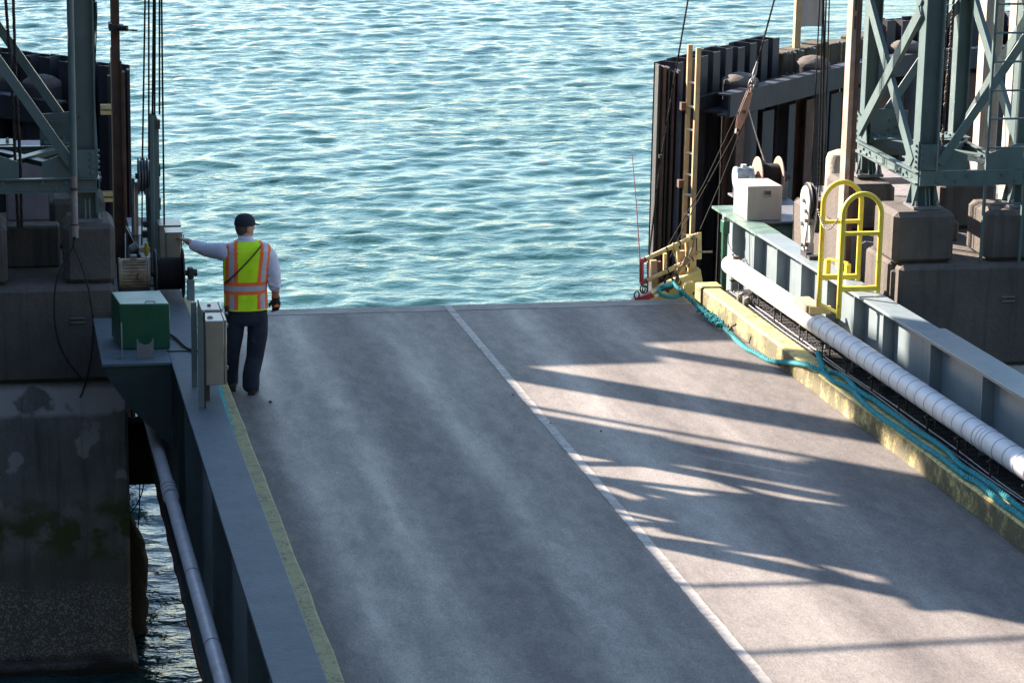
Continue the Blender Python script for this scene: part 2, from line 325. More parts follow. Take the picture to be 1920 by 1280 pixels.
    def lathe(s, p0, axis, prof, n=24):    # profile list (distance along axis, radius)
        p0 = Vector(p0); ax = Vector(axis).normalized(); a = ax.cross(Vector((0, 0, 1)) if abs(ax.z) < .9 else Vector((1, 0, 0))).normalized(); b = ax.cross(a); vs = []
        for t, r in prof:
            for k in range(n):
                q = 2 * math.pi * k / n; vs.append(p0 + ax * t + (a * math.cos(q) + b * math.sin(q)) * r)
        fs = [(i * n + k, i * n + (k + 1) % n, (i + 1) * n + (k + 1) % n, (i + 1) * n + k) for i in range(len(prof) - 1) for k in range(n)]
        fs += [tuple(range(n - 1, -1, -1)), tuple((len(prof) - 1) * n + k for k in range(n))]
        return s._add(vs, fs)
    def loft(s, rings, cap=True):
        n = len(rings[0]); vs = [v for r in rings for v in r]
        fs = [(i * n + k, i * n + (k + 1) % n, (i + 1) * n + (k + 1) % n, (i + 1) * n + k) for i in range(len(rings) - 1) for k in range(n)]
        if cap: fs += [tuple(range(n - 1, -1, -1)), tuple((len(rings) - 1) * n + k for k in range(n))]
        return s._add(vs, fs)
    def build(s, name, m, parent=None, bevel=0.0, smooth=35, **tags):
        me = bpy.data.meshes.new(name)
        off = Vector((0, 0, 0))
        if parent is not None:
            q = parent
            while q is not None: off += q.location; q = q.parent
        else:
            xs = np.array(s.v); off = Vector(((xs[:, 0].min() + xs[:, 0].max()) / 2, (xs[:, 1].min() + xs[:, 1].max()) / 2, xs[:, 2].min()))
        me.from_pydata([tuple(Vector(v) - off) for v in s.v], [], s.f)
        ms = m if isinstance(m, (list, tuple)) else [m]
        for k in ms: me.materials.append(T[k] if isinstance(k, str) else k)
        if len(ms) > 1: me.polygons.foreach_set('material_index', s.mi)
        bm = bmesh.new(); bm.from_mesh(me); bmesh.ops.recalc_face_normals(bm, faces=bm.faces); bm.to_mesh(me); bm.free()
        flat = bevel >= .012 and len(me.polygons) < 40
        me.polygons.foreach_set('use_smooth', [not flat] * len(me.polygons))
        if not flat: me.set_sharp_from_angle(angle=R(smooth))
        me.update()
        o = bpy.data.objects.new(name, me); COL.objects.link(o)
        if parent is not None: o.parent = parent
        else: o.location = off
        if bevel:
            bv = o.modifiers.new('bevel', 'BEVEL'); bv.width = bevel; bv.segments = 1; bv.limit_method = 'ANGLE'; bv.angle_limit = R(40); bv.harden_normals = False
        for k, v in tags.items(): o[k] = v
        return o
def thing(name, label, cat, loc, group=None):
    o = bpy.data.objects.new(name, None); COL.objects.link(o); o.location = Vector(loc); o.empty_display_size = .1
    o['label'] = label; o['category'] = cat
    if group: o['group'] = group
    return o
def tag(o, label, cat, group=None):
    o['label'] = label; o['category'] = cat
    if group: o['group'] = group
    return o
def smoothpath(pts, k=8):
    """Catmull-Rom through the points"""
    pts = [Vector(p) for p in pts]; q = [pts[0] * 2 - pts[1]] + pts + [pts[-1] * 2 - pts[-2]]; out = []
    for i in range(1, len(q) - 2):
        a, b, c, d = q[i - 1:i + 3]
        for j in range(k):
            t = j / k; out.append(.5 * ((2 * b) + (c - a) * t + (2 * a - 5 * b + 4 * c - d) * t * t + (3 * b - a - 3 * c + d) * t ** 3))
    out.append(pts[-1]); return out
def resample(pts, step):
    out = [pts[0]]; acc = 0
    for a, b in zip(pts, pts[1:]):
        L = (b - a).length
        if L < 1e-9: continue
        t = step - acc
        while t <= L: out.append(a.lerp(b, t / L)); t += step
        acc = (acc + L) % step if L >= step - acc else acc + L
    out.append(pts[-1]); return out
def laid_rope(mb, pts, r, pitch=.1, strands=3, n=6, step=.012):
    """a laid rope: strands wound round the path"""
    c = resample(smoothpath(pts, 10), step); N = len(c); prev = None; fr = []
    for i in range(N):
        d = (c[min(i + 1, N - 1)] - c[max(i - 1, 0)]).normalized()
        a = d.cross(Vector((0, 0, 1)) if abs(d.z) < .9 else Vector((1, 0, 0))).normalized() if prev is None else (prev - d * prev.dot(d)).normalized()
        prev = a; fr.append((a, d.cross(a)))
    for k in range(strands):
        ps = []
        for i in range(N):
            t = 2 * math.pi * (k / strands + i * step / pitch); a, b = fr[i]; ps.append(c[i] + (a * math.cos(t) + b * math.sin(t)) * r * .7)
        mb.tube(ps, r * .5, n)
    return mb
def cable(name, pts, r, m, label, cat='cable', group=None, twist=True, pitch=None):
    mb = MB()
    if twist: laid_rope(mb, pts, r, pitch or r * 9, 3, 5, max(r * 1.3, .02))
    else: mb.tube(pts, r, 8)
    return tag(mb.build(name, m), label, cat, group)

# ================================================================== WATER
def build_water():
    N, Lp = 1024, 92.0
    rng = np.random.default_rng(5)
    kx = np.fft.fftfreq(N, Lp / N) * 2 * np.pi; KX, KY = np.meshgrid(kx, kx); K = np.hypot(KX, KY); K[0, 0] = 1
    ux, uy = math.sin(R(-12)), math.cos(R(-12))
    cosf = (KX * ux + KY * uy) / K
    def spec(lam, spread, lo):
        kp = 2 * np.pi / lam
        return np.exp(-1.25 * (kp / K) ** 2) / K ** 3.6 * (np.abs(cosf) ** spread + .06) * np.exp(-(K * lo) ** 2)
    S = spec(1.7, 4, .025); S[0, 0] = 0
    g = (rng.standard_normal((N, N)) + 1j * rng.standard_normal((N, N))) * np.sqrt(S)
    h = np.real(np.fft.ifft2(g)); sc = .021 / h.std(); h *= sc
    G = np.fft.fft2(h); dx = np.real(np.fft.ifft2(-1j * KX / K * G)); dy = np.real(np.fft.ifft2(-1j * KY / K * G))
    def axis(a, b, d0, far):
        m = list(np.arange(a, b + 1e-6, d0)); d = d0; q = b
        while q < far: d *= 1.25; q += d; m.append(q)
        d = d0; q = a
        while q > -far: d *= 1.25; q -= d; m.insert(0, q)
        return np.array(m)
    xs = axis(-25, 17, .095, 2500)
    # rows: finer near the camera
    ys = [-17.0]; 
    while ys[-1] < 82: ys.append(ys[-1] + (.07 if ys[-1] < 30 else .1))
    ys = np.array(ys); d = .1; up = []; q = ys[-1]
    while q < 5000: d *= 1.25; q += d; up.append(q)
    d = .07; dn = []; q = ys[0]
    while q > -400: d *= 1.3; q -= d; dn.insert(0, q)
    ys = np.concatenate([dn, ys, up])
    X, Y = np.meshgrid(xs, ys)
    def samp(A):
        u = (X / Lp * N) % N; v = (Y / Lp * N) % N; i = np.floor(u).astype(int) % N; j = np.floor(v).astype(int) % N; fu = u - np.floor(u); fv = v - np.floor(v)
        i2 = (i + 1) % N; j2 = (j + 1) % N
        return (A[j, i] * (1 - fu) + A[j, i2] * fu) * (1 - fv) + (A[j2, i] * (1 - fu) + A[j2, i2] * fu) * fv
    fade = 1 / (1 + (np.maximum(0, np.abs(X + 4) - 22) / 6) ** 2) / (1 + (np.maximum(0, Y - 82) / 20) ** 2) / (1 + (np.maximum(0, -17 - Y) / 6) ** 2)
    # sheltered water between the piers is calmer
    Z = samp(h) * fade; ch = 1.15
    DX = samp(dx) * fade * ch; DY = samp(dy) * fade * ch
    V = np.stack([X + DX, Y + DY, WZ + Z], -1).reshape(-1, 3)
    ny, nx = X.shape; idx = np.arange(ny * nx).reshape(ny, nx)
    Fc = np.stack([idx[:-1, :-1], idx[:-1, 1:], idx[1:, 1:], idx[1:, :-1]], -1).reshape(-1, 4)
    me = bpy.data.meshes.new('water'); me.vertices.add(len(V)); me.vertices.foreach_set('co', V.astype(np.float32).ravel())
    me.loops.add(Fc.size); me.loops.foreach_set('vertex_index', Fc.astype(np.int32).ravel())
    me.polygons.add(len(Fc)); me.polygons.foreach_set('loop_start', np.arange(0, Fc.size, 4, dtype=np.int32)); me.polygons.foreach_set('loop_total', np.full(len(Fc), 4, np.int32))
    me.polygons.foreach_set('use_smooth', np.ones(len(Fc), bool)); me.update(calc_edges=True); me.materials.append(T['water'])
    o = bpy.data.objects.new('water', me); COL.objects.link(o); o['kind'] = 'structure'
build_water()

# ================================================================== RAMP DECK
E1 = 4.42                                  # seaward edge of the ramp
mb = MB(); mb.rbox(-3.24, 3.17, -34, E1 - .33, -.3, 0)
o = mb.build('road', 'deck'); o['kind'] = 'structure'
mb = MB(); mb.rbox(-3.0, 2.95, E1 - .325, E1, -.16, .004)
o = mb.build('ramp_end_plate', mat('end_plate', (.24, .225, .215), (.12, .11, .105), 5, .65, rust=.3, bump=.6, bscale=60), bevel=.01); o['kind'] = 'structure'
mb = MB()
ys = np.linspace(-34, E1 - .02, 300)
for a, b in zip(ys, ys[1:]):
    ja, jb = [.003 * math.sin(v * 7.3) + .003 * math.sin(v * 23) for v in (a, b)]
    z = .0085 if b > E1 - .36 else .004
    mb._add([RM(-.044 + ja, a, z), RM(.044 + ja * .7, a, z), RM(.044 + jb * .7, b, z), RM(-.044 + jb, b, z)], [(0, 1, 2, 3)])
o = mb.build('road_marking', 'line'); o['kind'] = 'structure'

# kerbs -------------------------------------------------------------
def kerb(side, label, s1):
    t = thing('kerb', label, 'kerb', RM(side * 3.05, -8, 0), 'yellow kerbs along the ramp')
    mb = MB(); n = 90; ss = np.linspace(-34, s1, n); rings = []
    x0, x1 = side * 2.95, side * 3.17
    for i, s in enumerate(ss):
        w = .004 * math.sin(i * 1.7) + random.uniform(-.003, .003); c = .018
        a = side
        pts = [(x0 + w, 0.002), (x0 + w, .22 - c), (x0 + w + a * c, .22 + w * .5), (x1 - a * c, .22), (x1, .22 - c), (x1, 0.002)]
        rings.append([RM(x, s, h) for x, h in pts])
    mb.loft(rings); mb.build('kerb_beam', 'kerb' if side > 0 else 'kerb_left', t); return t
k = kerb(1, 'long yellow kerb with worn dark patches along the right of the ramp, under the rope', E1 - .5)
mb = MB(); mb.rbox(2.93, 3.2, E1 - .49, E1 - .2, -.05, .24); mb.build('end_block', 'kerb', k, bevel=.015)
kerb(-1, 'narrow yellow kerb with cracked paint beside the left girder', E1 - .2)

# girders -----------------------------------------------------------
def girder(side, label, s0, s1, stiff, stiff_out):
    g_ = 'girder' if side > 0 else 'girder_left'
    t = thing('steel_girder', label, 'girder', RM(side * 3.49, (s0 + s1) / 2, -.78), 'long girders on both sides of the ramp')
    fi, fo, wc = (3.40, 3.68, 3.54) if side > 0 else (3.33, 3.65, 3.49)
    xa, xb = sorted((side * fi, side * fo))
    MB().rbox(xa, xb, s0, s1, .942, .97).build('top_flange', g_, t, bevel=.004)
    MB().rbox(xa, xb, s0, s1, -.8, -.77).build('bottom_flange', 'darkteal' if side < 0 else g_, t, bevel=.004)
    w = side * wc
    MB().rbox(w - .009, w + .009, s0, s1, -.77, .942).build('web', 'girder', t)  # left web takes the lighter paint: reflected light put into its colour
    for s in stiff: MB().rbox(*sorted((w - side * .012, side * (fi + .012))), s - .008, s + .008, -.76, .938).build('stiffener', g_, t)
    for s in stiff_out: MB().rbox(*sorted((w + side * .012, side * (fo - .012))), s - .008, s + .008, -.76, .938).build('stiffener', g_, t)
    return t
st = [4.36, 3.45, 2.54, 1.62, .70, -.2, -1.11, -2.47, -3.82, -5.18, -6.54, -7.9, -10.6, -13.3]
gR = girder(1, 'long pale blue-grey steel girder standing right of the white pipe', -34, 5.25, st, [-1.1, -5.2, -9.3])
MB().rbox(3.396, 3.684, 3.3, 5.254, .9415, .9715).build('green_end', 'greensteel', gR)
MB().rbox(3.385, 3.71, -34, -2.05, .972, .986).build('cover_plate', 'girder', gR, bevel=.003)
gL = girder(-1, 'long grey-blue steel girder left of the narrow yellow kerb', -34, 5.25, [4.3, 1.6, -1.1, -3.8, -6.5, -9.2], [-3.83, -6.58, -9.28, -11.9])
# underside cross beams of the ramp
for i, s in enumerate(np.arange(3.6, -12, -2.7)):
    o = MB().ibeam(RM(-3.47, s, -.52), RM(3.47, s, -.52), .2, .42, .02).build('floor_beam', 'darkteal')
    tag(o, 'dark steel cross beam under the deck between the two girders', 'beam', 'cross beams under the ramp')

# ================================================================== PIERS
def pier(side, label):
    xi = 3.95 if side > 0 else 4.02
    t = thing('concrete_pier', label, 'pier', (side * 6, 1.8, -3.4), 'concrete piers beside the ramp')
    def bx(name, a, b, y0, y1, z0, z1, m='conc', bv=.035):
        mb = MB(); mb.box(*sorted((side * a, side * b)), y0, y1, z0, z1); return mb.build(name, m, t, bevel=bv)
    zc = .11 if side > 0 else .25
    if side < 0:
        bx('footing', 3.92, 9.5, .06, 3.7, -3.4, zc - .003, 'conclow', .03)
        for fx in (4.92, 4.38, 5.46): bx('form_line', fx, fx + .02, .046, .0585, -2.6, zc - .02, 'conclow', 0)
        bx('footing_step', 3.86, 9.5, -.12, 3.75, -3.4, -2.62, 'conclow', .05)
    else: bx('footing', xi + .02, 9.5, .06, 3.7, -3.4, zc - .003, 'conclow', .03)
    bx('cap', xi, 9.5, 0, 3.8, zc, 1.2, 'conc', .045)
    if side > 0:
        for a in (0, 1): bx('pilaster', xi - .035 - .025 * (1 - a), xi + .3, .14 + .05 * (1 - a), .95, .05, 1.2 - .06 * a if a else 1.21, 'conc', .03)
    q = xi - .05 if side > 0 else xi - .01
    bx('pedestal', q, q + (.66 if side > 0 else .49), .1, .78, 1.2, 1.74 if side > 0 else 1.79, 'conc', .05)
    bx('pedestal', q + 1.03, q + 1.75, .1, .78, 1.2, 1.74 if side > 0 else 1.79, 'conc', .05)
    bx('pedestal', q + .02, q + .58, 1.75, 2.5, 1.2, 1.72, 'conc', .05)
    bx('pedestal', q + 1.1, q + 1.75, 1.75, 2.5, 1.2, 1.72, 'conc', .05)
    if side > 0:
        bx('curb_block', 4.72, 5.0, 1.15, 1.6, 1.2, 1.42, 'conc', .02)
    else:
        bx('upstand', 4.52, 5.05, .9, 1.15, 1.2, 1.62, 'conc', .02)
    # embedded steel plate on the face
    px = P(1890, 560, y=0) if side > 0 else P(146, 600, y=0)
    mb = MB()
    for dz in (.022, -.022): mb.box(px.x - .07, px.x + .07, -.02, .01, px.z + dz - .006, px.z + dz + .006)
    mb.build('embedded_bracket', 'galv', t)
    return t
pR = pier(1, 'dark concrete pier right of the ramp carrying the sunlit steel tower')
pL = pier(-1, 'shaded concrete pier at the left, stained and barnacled down to the water')
# pile with a broken-off top beside the right tower
c = P(1575, 333, y=3.3)
mb = MB(); mb.lathe((c.x, 3.3, 1.21), (0, 0, 1), [(0, .17), (c.z - 1.21 + .22, .17), (c.z - 1.21 + .28, .15), (c.z - 1.21 + .32, .06)], 24)
tag(mb.build('concrete_pile', 'pale'), 'short round pale concrete pile end just left of the tower, behind the yellow hoops', 'pile')
# rectangular sunlit concrete columns standing behind the right tower
for (pa, pb, yy, lab) in ((1829, 1862, 2.75, 'tall cream concrete column directly right of the rear tower leg'), (1884, 1908, 2.9, 'tall cream grooved column behind the ladder rungs'), (1915, 1945, 3.1, 'tall cream column cut by the right edge of the photo')):
    a, b = P(pa, 380, y=yy), P(pb, 380, y=yy); mb = MB(); mb.box(a.x, b.x, yy, yy + .22, 1.19, 4.6 if pa > 1880 else 4.35)
    if pa == 1884:
        for f in (.35, .7): mb.box(a.x + (b.x - a.x) * f, a.x + (b.x - a.x) * f + .02, yy - .03, yy - .002, 1.22, 4.6)
    tag(mb.build('concrete_column', 'pale', bevel=.015), lab, 'column')
for yy, xx in ((2.7, 5.62), (2.6, 5.45)):
    pass
# pale block behind the left tower and dark block behind the right one
a, b = P(12, 385, y=3.3), P(106, 385, y=3.3)
tag(MB().box(a.x, b.x, 3.3, 4.0, 1.19, P(60, 283, y=3.3).z).build('storage_box', mat('lilac_grey', (.33, .3, .34), None, 3, .7, streak=.2), bevel=.02), 'plain pale grey box on the pier behind the left tower beam', 'box')
# shore slabs seen between wall and tower on the right
a = thing('concrete_walkway', 'sunlit grey concrete walkway slabs stepping down behind the right tower', 'walkway', (7, 5.5, .8))
MB().box(4.6, 9.5, 4.0, 5.4, .75, 1.02).build('slab', 'slab', a, bevel=.02)
MB().box(5.3, 9.5, 5.5, 6.6, .75, 1.08).build('slab', 'slab', a, bevel=.02)
MB().box(4.3, 9.5, 3.82, 3.98, .5, .98).build('edge_beam', 'slab', a, bevel=.02)

# ================================================================== TOWERS
def tower(side, label):
    sg = side; t = thing('steel_tower', label, 'tower', (sg * 4.8, 1.2, 1.76), 'steel lifting towers on both piers')
    X = lambda x: sg * x
    xa, xb, ya, yb = 4.28, 5.33, .36, 2.2; top = 8.6
    if sg < 0: xa = 4.27
    fz = 1.765 if sg > 0 else 1.81
    for (x, y, w) in ((xa, ya, .19), (xb, ya, .19), (xa, yb, .15), (xb - .02, yb, .15)):
        mb = MB()
        if y == ya: mb.ibeam((X(x), y, fz), (X(x), y, top), w, .2, .016, up=(1, 0, 0) if True else (0, 1, 0))
        else: mb.ibeam((X(x), y, fz), (X(x), y, top), w, .16, .014, up=(1, 0, 0))
        l = mb.build('leg', 'tower', t)
        mb = MB(); mb.box(X(x) - .15, X(x) + .15, y - .16, y + .16, fz - .02, fz + .012)
        for dx in (-.11, .11):
            for dy in (-.12, .12): mb.bolt((X(x) + dx, y + dy, fz + .012), (0, 0, 1), .02, .05)
        mb.build('base_plate', 'galv', l)
        mb = MB()
        for d in (1, -1):
            mb = MB(); mb.prism([(X(x) + d * .098, y + .09, fz + .013), (X(x) + d * .15, y + .09, fz + .013), (X(x) + d * .098, y + .09, fz + .24)], (0, .012, 0))
            mb.build('foot_gusset', 'tower', l); mb = MB(); mb.prism([(X(x) + d * .098, y - .1, fz + .013), (X(x) + d * .15, y - .1, fz + .013), (X(x) + d * .098, y - .1, fz + .24)], (0, .012, 0))
            mb.build('foot_gusset', 'tower', l); mb = MB(); mb.prism([(X(x) + d * .02, y - .1, fz + .013), (X(x) + d * .02, y - .155, fz + .013), (X(x) + d * .02, y - .1, fz + .2)], (.012, 0, 0)); mb.build('foot_gusset', 'tower', l)
    zb, zt = (P(1830, 347, y=.25).z, P(1830, 319, y=.25).z) if sg > 0 else (P(60, 362, y=.25).z, P(60, 335, y=.25).z)
    zm = (zb + zt) / 2; hb = zt - zb
    def strut(p0, p1, w, h, name='beam', kind='channel', bolts=(), bn=(0, -1, 0)):
        mb = MB(); getattr(mb, kind)(p0, p1, w, h) if kind != 'bar' else mb.bar(p0, p1, w, h)
        for b in bolts: mb.bolt(b, bn, .02, .02)
        return mb.build(name, 'tower', t)
    bl = [(X(xa + d), ya - .135, zm + (.03 if i % 2 else -.03)) for i, d in enumerate((.1, .2, .3, .42, .62, .8, .95))]
    strut((X(xa - .09), ya - .105, zm), (X(xb + .1), ya - .105, zm), .06, hb, 'beam', 'channel', bl)
    strut((X(xa), yb - .1, zm), (X(xb), yb - .1, zm), .06, hb)
    strut((X(xa - .1), ya - .1, zm), (X(xa - .1), yb + .1, zm), .06, hb * .8, 'side_beam', 'channel', [(X(xa - .135), y, zm + .02 * (-1) ** i) for i, y in enumerate((.5, .6, .7, .8, 1.7, 1.8, 1.9, 2.0))], (-sg, 0, 0))
    strut((X(xb), ya, zm), (X(xb), yb, zm), .06, hb)
    # plan bracing with bolted plates
    mb = MB(); mb.angle((X(xa), ya + .15, zt - .01), (X(xb), yb - .15, zt - .01), .1, .08); mb.angle((X(xa), yb - .15, zt + .012), (X(xb), ya + .15, zt + .012), .1, .08)
    mb.build('plan_brace', 'tower', t)
    mb = MB()
    for (x, y) in ((xa + .16, yb - .2), (xb - .2, yb - .2), (xa + .1, ya + .25), (xb - .2, ya + .2)):
        mb = MB(); mb.box(*sorted((X(x - .2), X(x + .2))), y - .17, y + .17, zt + .055, zt + .067)
        for k in range(6): mb.bolt((X(x - .13 + .13 * (k % 3)), y - .06 + .12 * (k // 3), zt + .067), (0, 0, 1), .018, .025)
        mb.build('plan_gusset', 'tower', t)
    # gusset plates on front face
    gz = zt + .004
    for (x0, d) in ((xa, 1), (xb, -1)):
        mb = MB(); p = [(X(x0 - d * .09), ya - .115, gz), (X(x0 + d * .42), ya - .115, gz), (X(x0 + d * .42), ya - .115, gz + .16), (X(x0 + d * .1), ya - .115, gz + .27), (X(x0 - d * .09), ya - .115, gz + .27)]
        mb.prism(p, (0, .012, 0))
        for k in range(4): mb.bolt((X(x0 - d * .05), ya - .117, gz + .04 + .065 * k), (0, -1, 0), .017, .02)
        mb.build('gusset_plate', 'tower', t)
    mb = MB(); mb.prism([(X(xa - .02), yb - .14, gz), (X(xa + .4), yb - .14, gz), (X(xa + .4), yb - .14, gz + .33), (X(xa - .02), yb - .14, gz + .36)], (0, .012, 0))
    for k in range(6): mb.bolt((X(xa + .2 + .08 * (k % 3)), yb - .143, gz + .12 + .1 * (k // 3) + .03 * (k % 3)), (0, -1, 0), .018, .02)
    mb.build('gusset_plate', 'tower', t)
    # side gussets on the ramp side
    for yy, d in ((ya, 1), (yb, -1)):
        mb = MB(); mb.prism([(X(xa - .112), yy - d * .1, gz), (X(xa - .112), yy + d * .3, gz), (X(xa - .112), yy + d * .25, gz + .18), (X(xa - .112), yy - d * .1, gz + .3)], (sg * .012, 0, 0))
        for k in range(5): mb.bolt((X(xa - .112), yy - d * .06, gz + .03 + .055 * k), (-sg, 0, 0), .017, .022)
        mb.build('gusset_plate', 'tower', t)
    # diagonals: front
    pz = 1.25
    for k in range(4):
        z0 = zt + .08 + k * 1.62; z1 = z0 + 1.45
        if k % 2 == 0: q0, q1 = (X(xa + .1), ya - .13, z0), (X(xb), ya - .13, z1)
        else: q0, q1 = (X(xb - .05), ya - .13, z0), (X(xa), ya - .13, z1)
        strut(q0, q1, .07, .1, 'diagonal_brace', 'angle', up=None) if False else MB().angle(q0, q1, .09, .09, .014, up=(0, -1, 0)).build('diagonal_brace', 'tower', t)
        MB().angle((q0[0], yb, q0[2] + .1), (q1[0], yb, q1[2] + .1), .09, .09, .014, up=(0, -1, 0)).build('diagonal_brace', 'tower', t)
        # cross braces on the two sides
        for xs in (xa - .1, xb + .04):
            MB().bar((X(xs), ya + .05, z0 - .02), (X(xs), yb - .02, z1 + .06), .012, .13, up=(1, 0, 0)).build('cross_brace', 'tower', t) if False else MB().angle((X(xs), ya + .06, z0 - .02), (X(xs), yb - .02, z1 + .1), .13, .05, .012, up=(-sg, 0, 0)).build('cross_brace', 'tower', t)
            MB().angle((X(xs - .016), yb - .05, z0 + .02), (X(xs - .016), ya + .02, z1 + .1), .13, .05, .012, up=(-sg, 0, 0)).build('cross_brace', 'tower', t)
        if k > 1: 
            strut((X(xa), ya - .1, z0 - .06), (X(xb), ya - .1, z0 - .06), .06, .12); strut((X(xa - .08), ya, z0 - .06), (X(xa - .08), yb, z0 - .06), .06, .12); strut((X(xa), yb, z0 - .06), (X(xb), yb, z0 - .06), .06, .12)
    return t
tR = tower(1, 'blue-green steel lattice tower in sunlight at the right')
tL = tower(-1, 'blue-green steel lattice tower in shade at the left')
# vertical ladder on the right tower
yy = .04; xl = P(1851, 300, y=yy).x; t = thing('tower_ladder', 'thin grey-green rung ladder on the front of the right tower', 'ladder', (xl + .17, yy, 1.21))
MB().angle((xl, yy, 1.21), (xl, yy, 6), .035, .035, .01, up=(0, 1, 0)).build('rail', 'tower', t); MB().angle((xl + .42, yy, 1.21), (xl + .42, yy, 6), .035, .035, .01, up=(0, 1, 0)).build('rail', 'tower', t)
for py in (382, 277, 223, 170, 116, 62, 8): z = P(1880, py, y=yy).z; MB().cyl((xl, yy, z), (xl + .42, yy, z), .011, n=8).build('rung', 'tower', t)
for k in range(1, 12): z2 = z + .305 * k; MB().cyl((xl, yy, z2), (xl + .42, yy, z2), .011, n=8).build('rung', 'tower', t) if z2 < 6 else None
# conduits on the tower fronts
a, b = P(1757, 310, y=.15), P(1764, 0, y=.15); mb = MB(); mb.cyl((a.x, .15, a.z - .06), (a.x, .15, b.z + 3), .008, n=8)
tag(mb.build('conduit', 'galv'), 'thin pale conduit running up the near leg of the right tower', 'conduit')
q = thing('conduit', 'grey vertical conduit pipe on the left tower with a rusty lower sleeve', 'conduit', (P(139, 440, y=.12).x, .12, P(139, 445, y=.12).z))
x = P(138, 300, y=.12).x; z0, z1, z2, z3 = [P(139, p, y=.12).z for p in (445, 420, 330, 312)]
MB().cyl((x, .12, z0), (x, .12, z1), .038, n=20).build('end_sleeve', 'sleeve', q); MB().cyl((x, .12, z1 - .01), (x, .12, z2), .031, n=20).build('lower_pipe', 'sleeve', q)
MB().cyl((x, .12, z2), (x, .12, 8), .034, n=20).build('upper_pipe', 'tower', q); MB().cyl((x, .12, z2 - .14), (x, .12, z2 - .11), .037, n=20).build('clamp', 'rust', q)
MB().cyl((x, .12, z1 - .012), (x, .12, z1 + .006), .041, n=20).build('clamp', 'rust', q)
# wires that droop out of the conduit
def wpath(pix, y): return [P(a, b, y=yy) for (a, b), yy in zip(pix, y if isinstance(y, list) else [y] * len(pix))]
w1 = [(138, 444), (137, 462), (121, 490), (108, 520), (102, 560), (105, 620), (120, 665), (145, 700), (160, 715), (157, 730)]
w2 = [(141, 444), (139, 462), (150, 490), (163, 530), (171, 570), (175, 610), (172, 660), (165, 700), (155, 735), (150, 745)]
cable('wire', wpath(w1, -.06), .009, 'black', 'thin black wire drooping in a loop over the left pier, left strand of the pair', 'wire', twist=False) if False else tag(MB().tube(smoothpath(wpath(w1, -.06)), .009, 7).build('wire', 'black'), 'left strand of the two black wires looping down the face of the left pier', 'wire')
tag(MB().tube(smoothpath(wpath(w2, -.075)), .009, 7).build('wire', 'black'), 'right strand of the two black wires looping down the face of the left pier', 'wire')

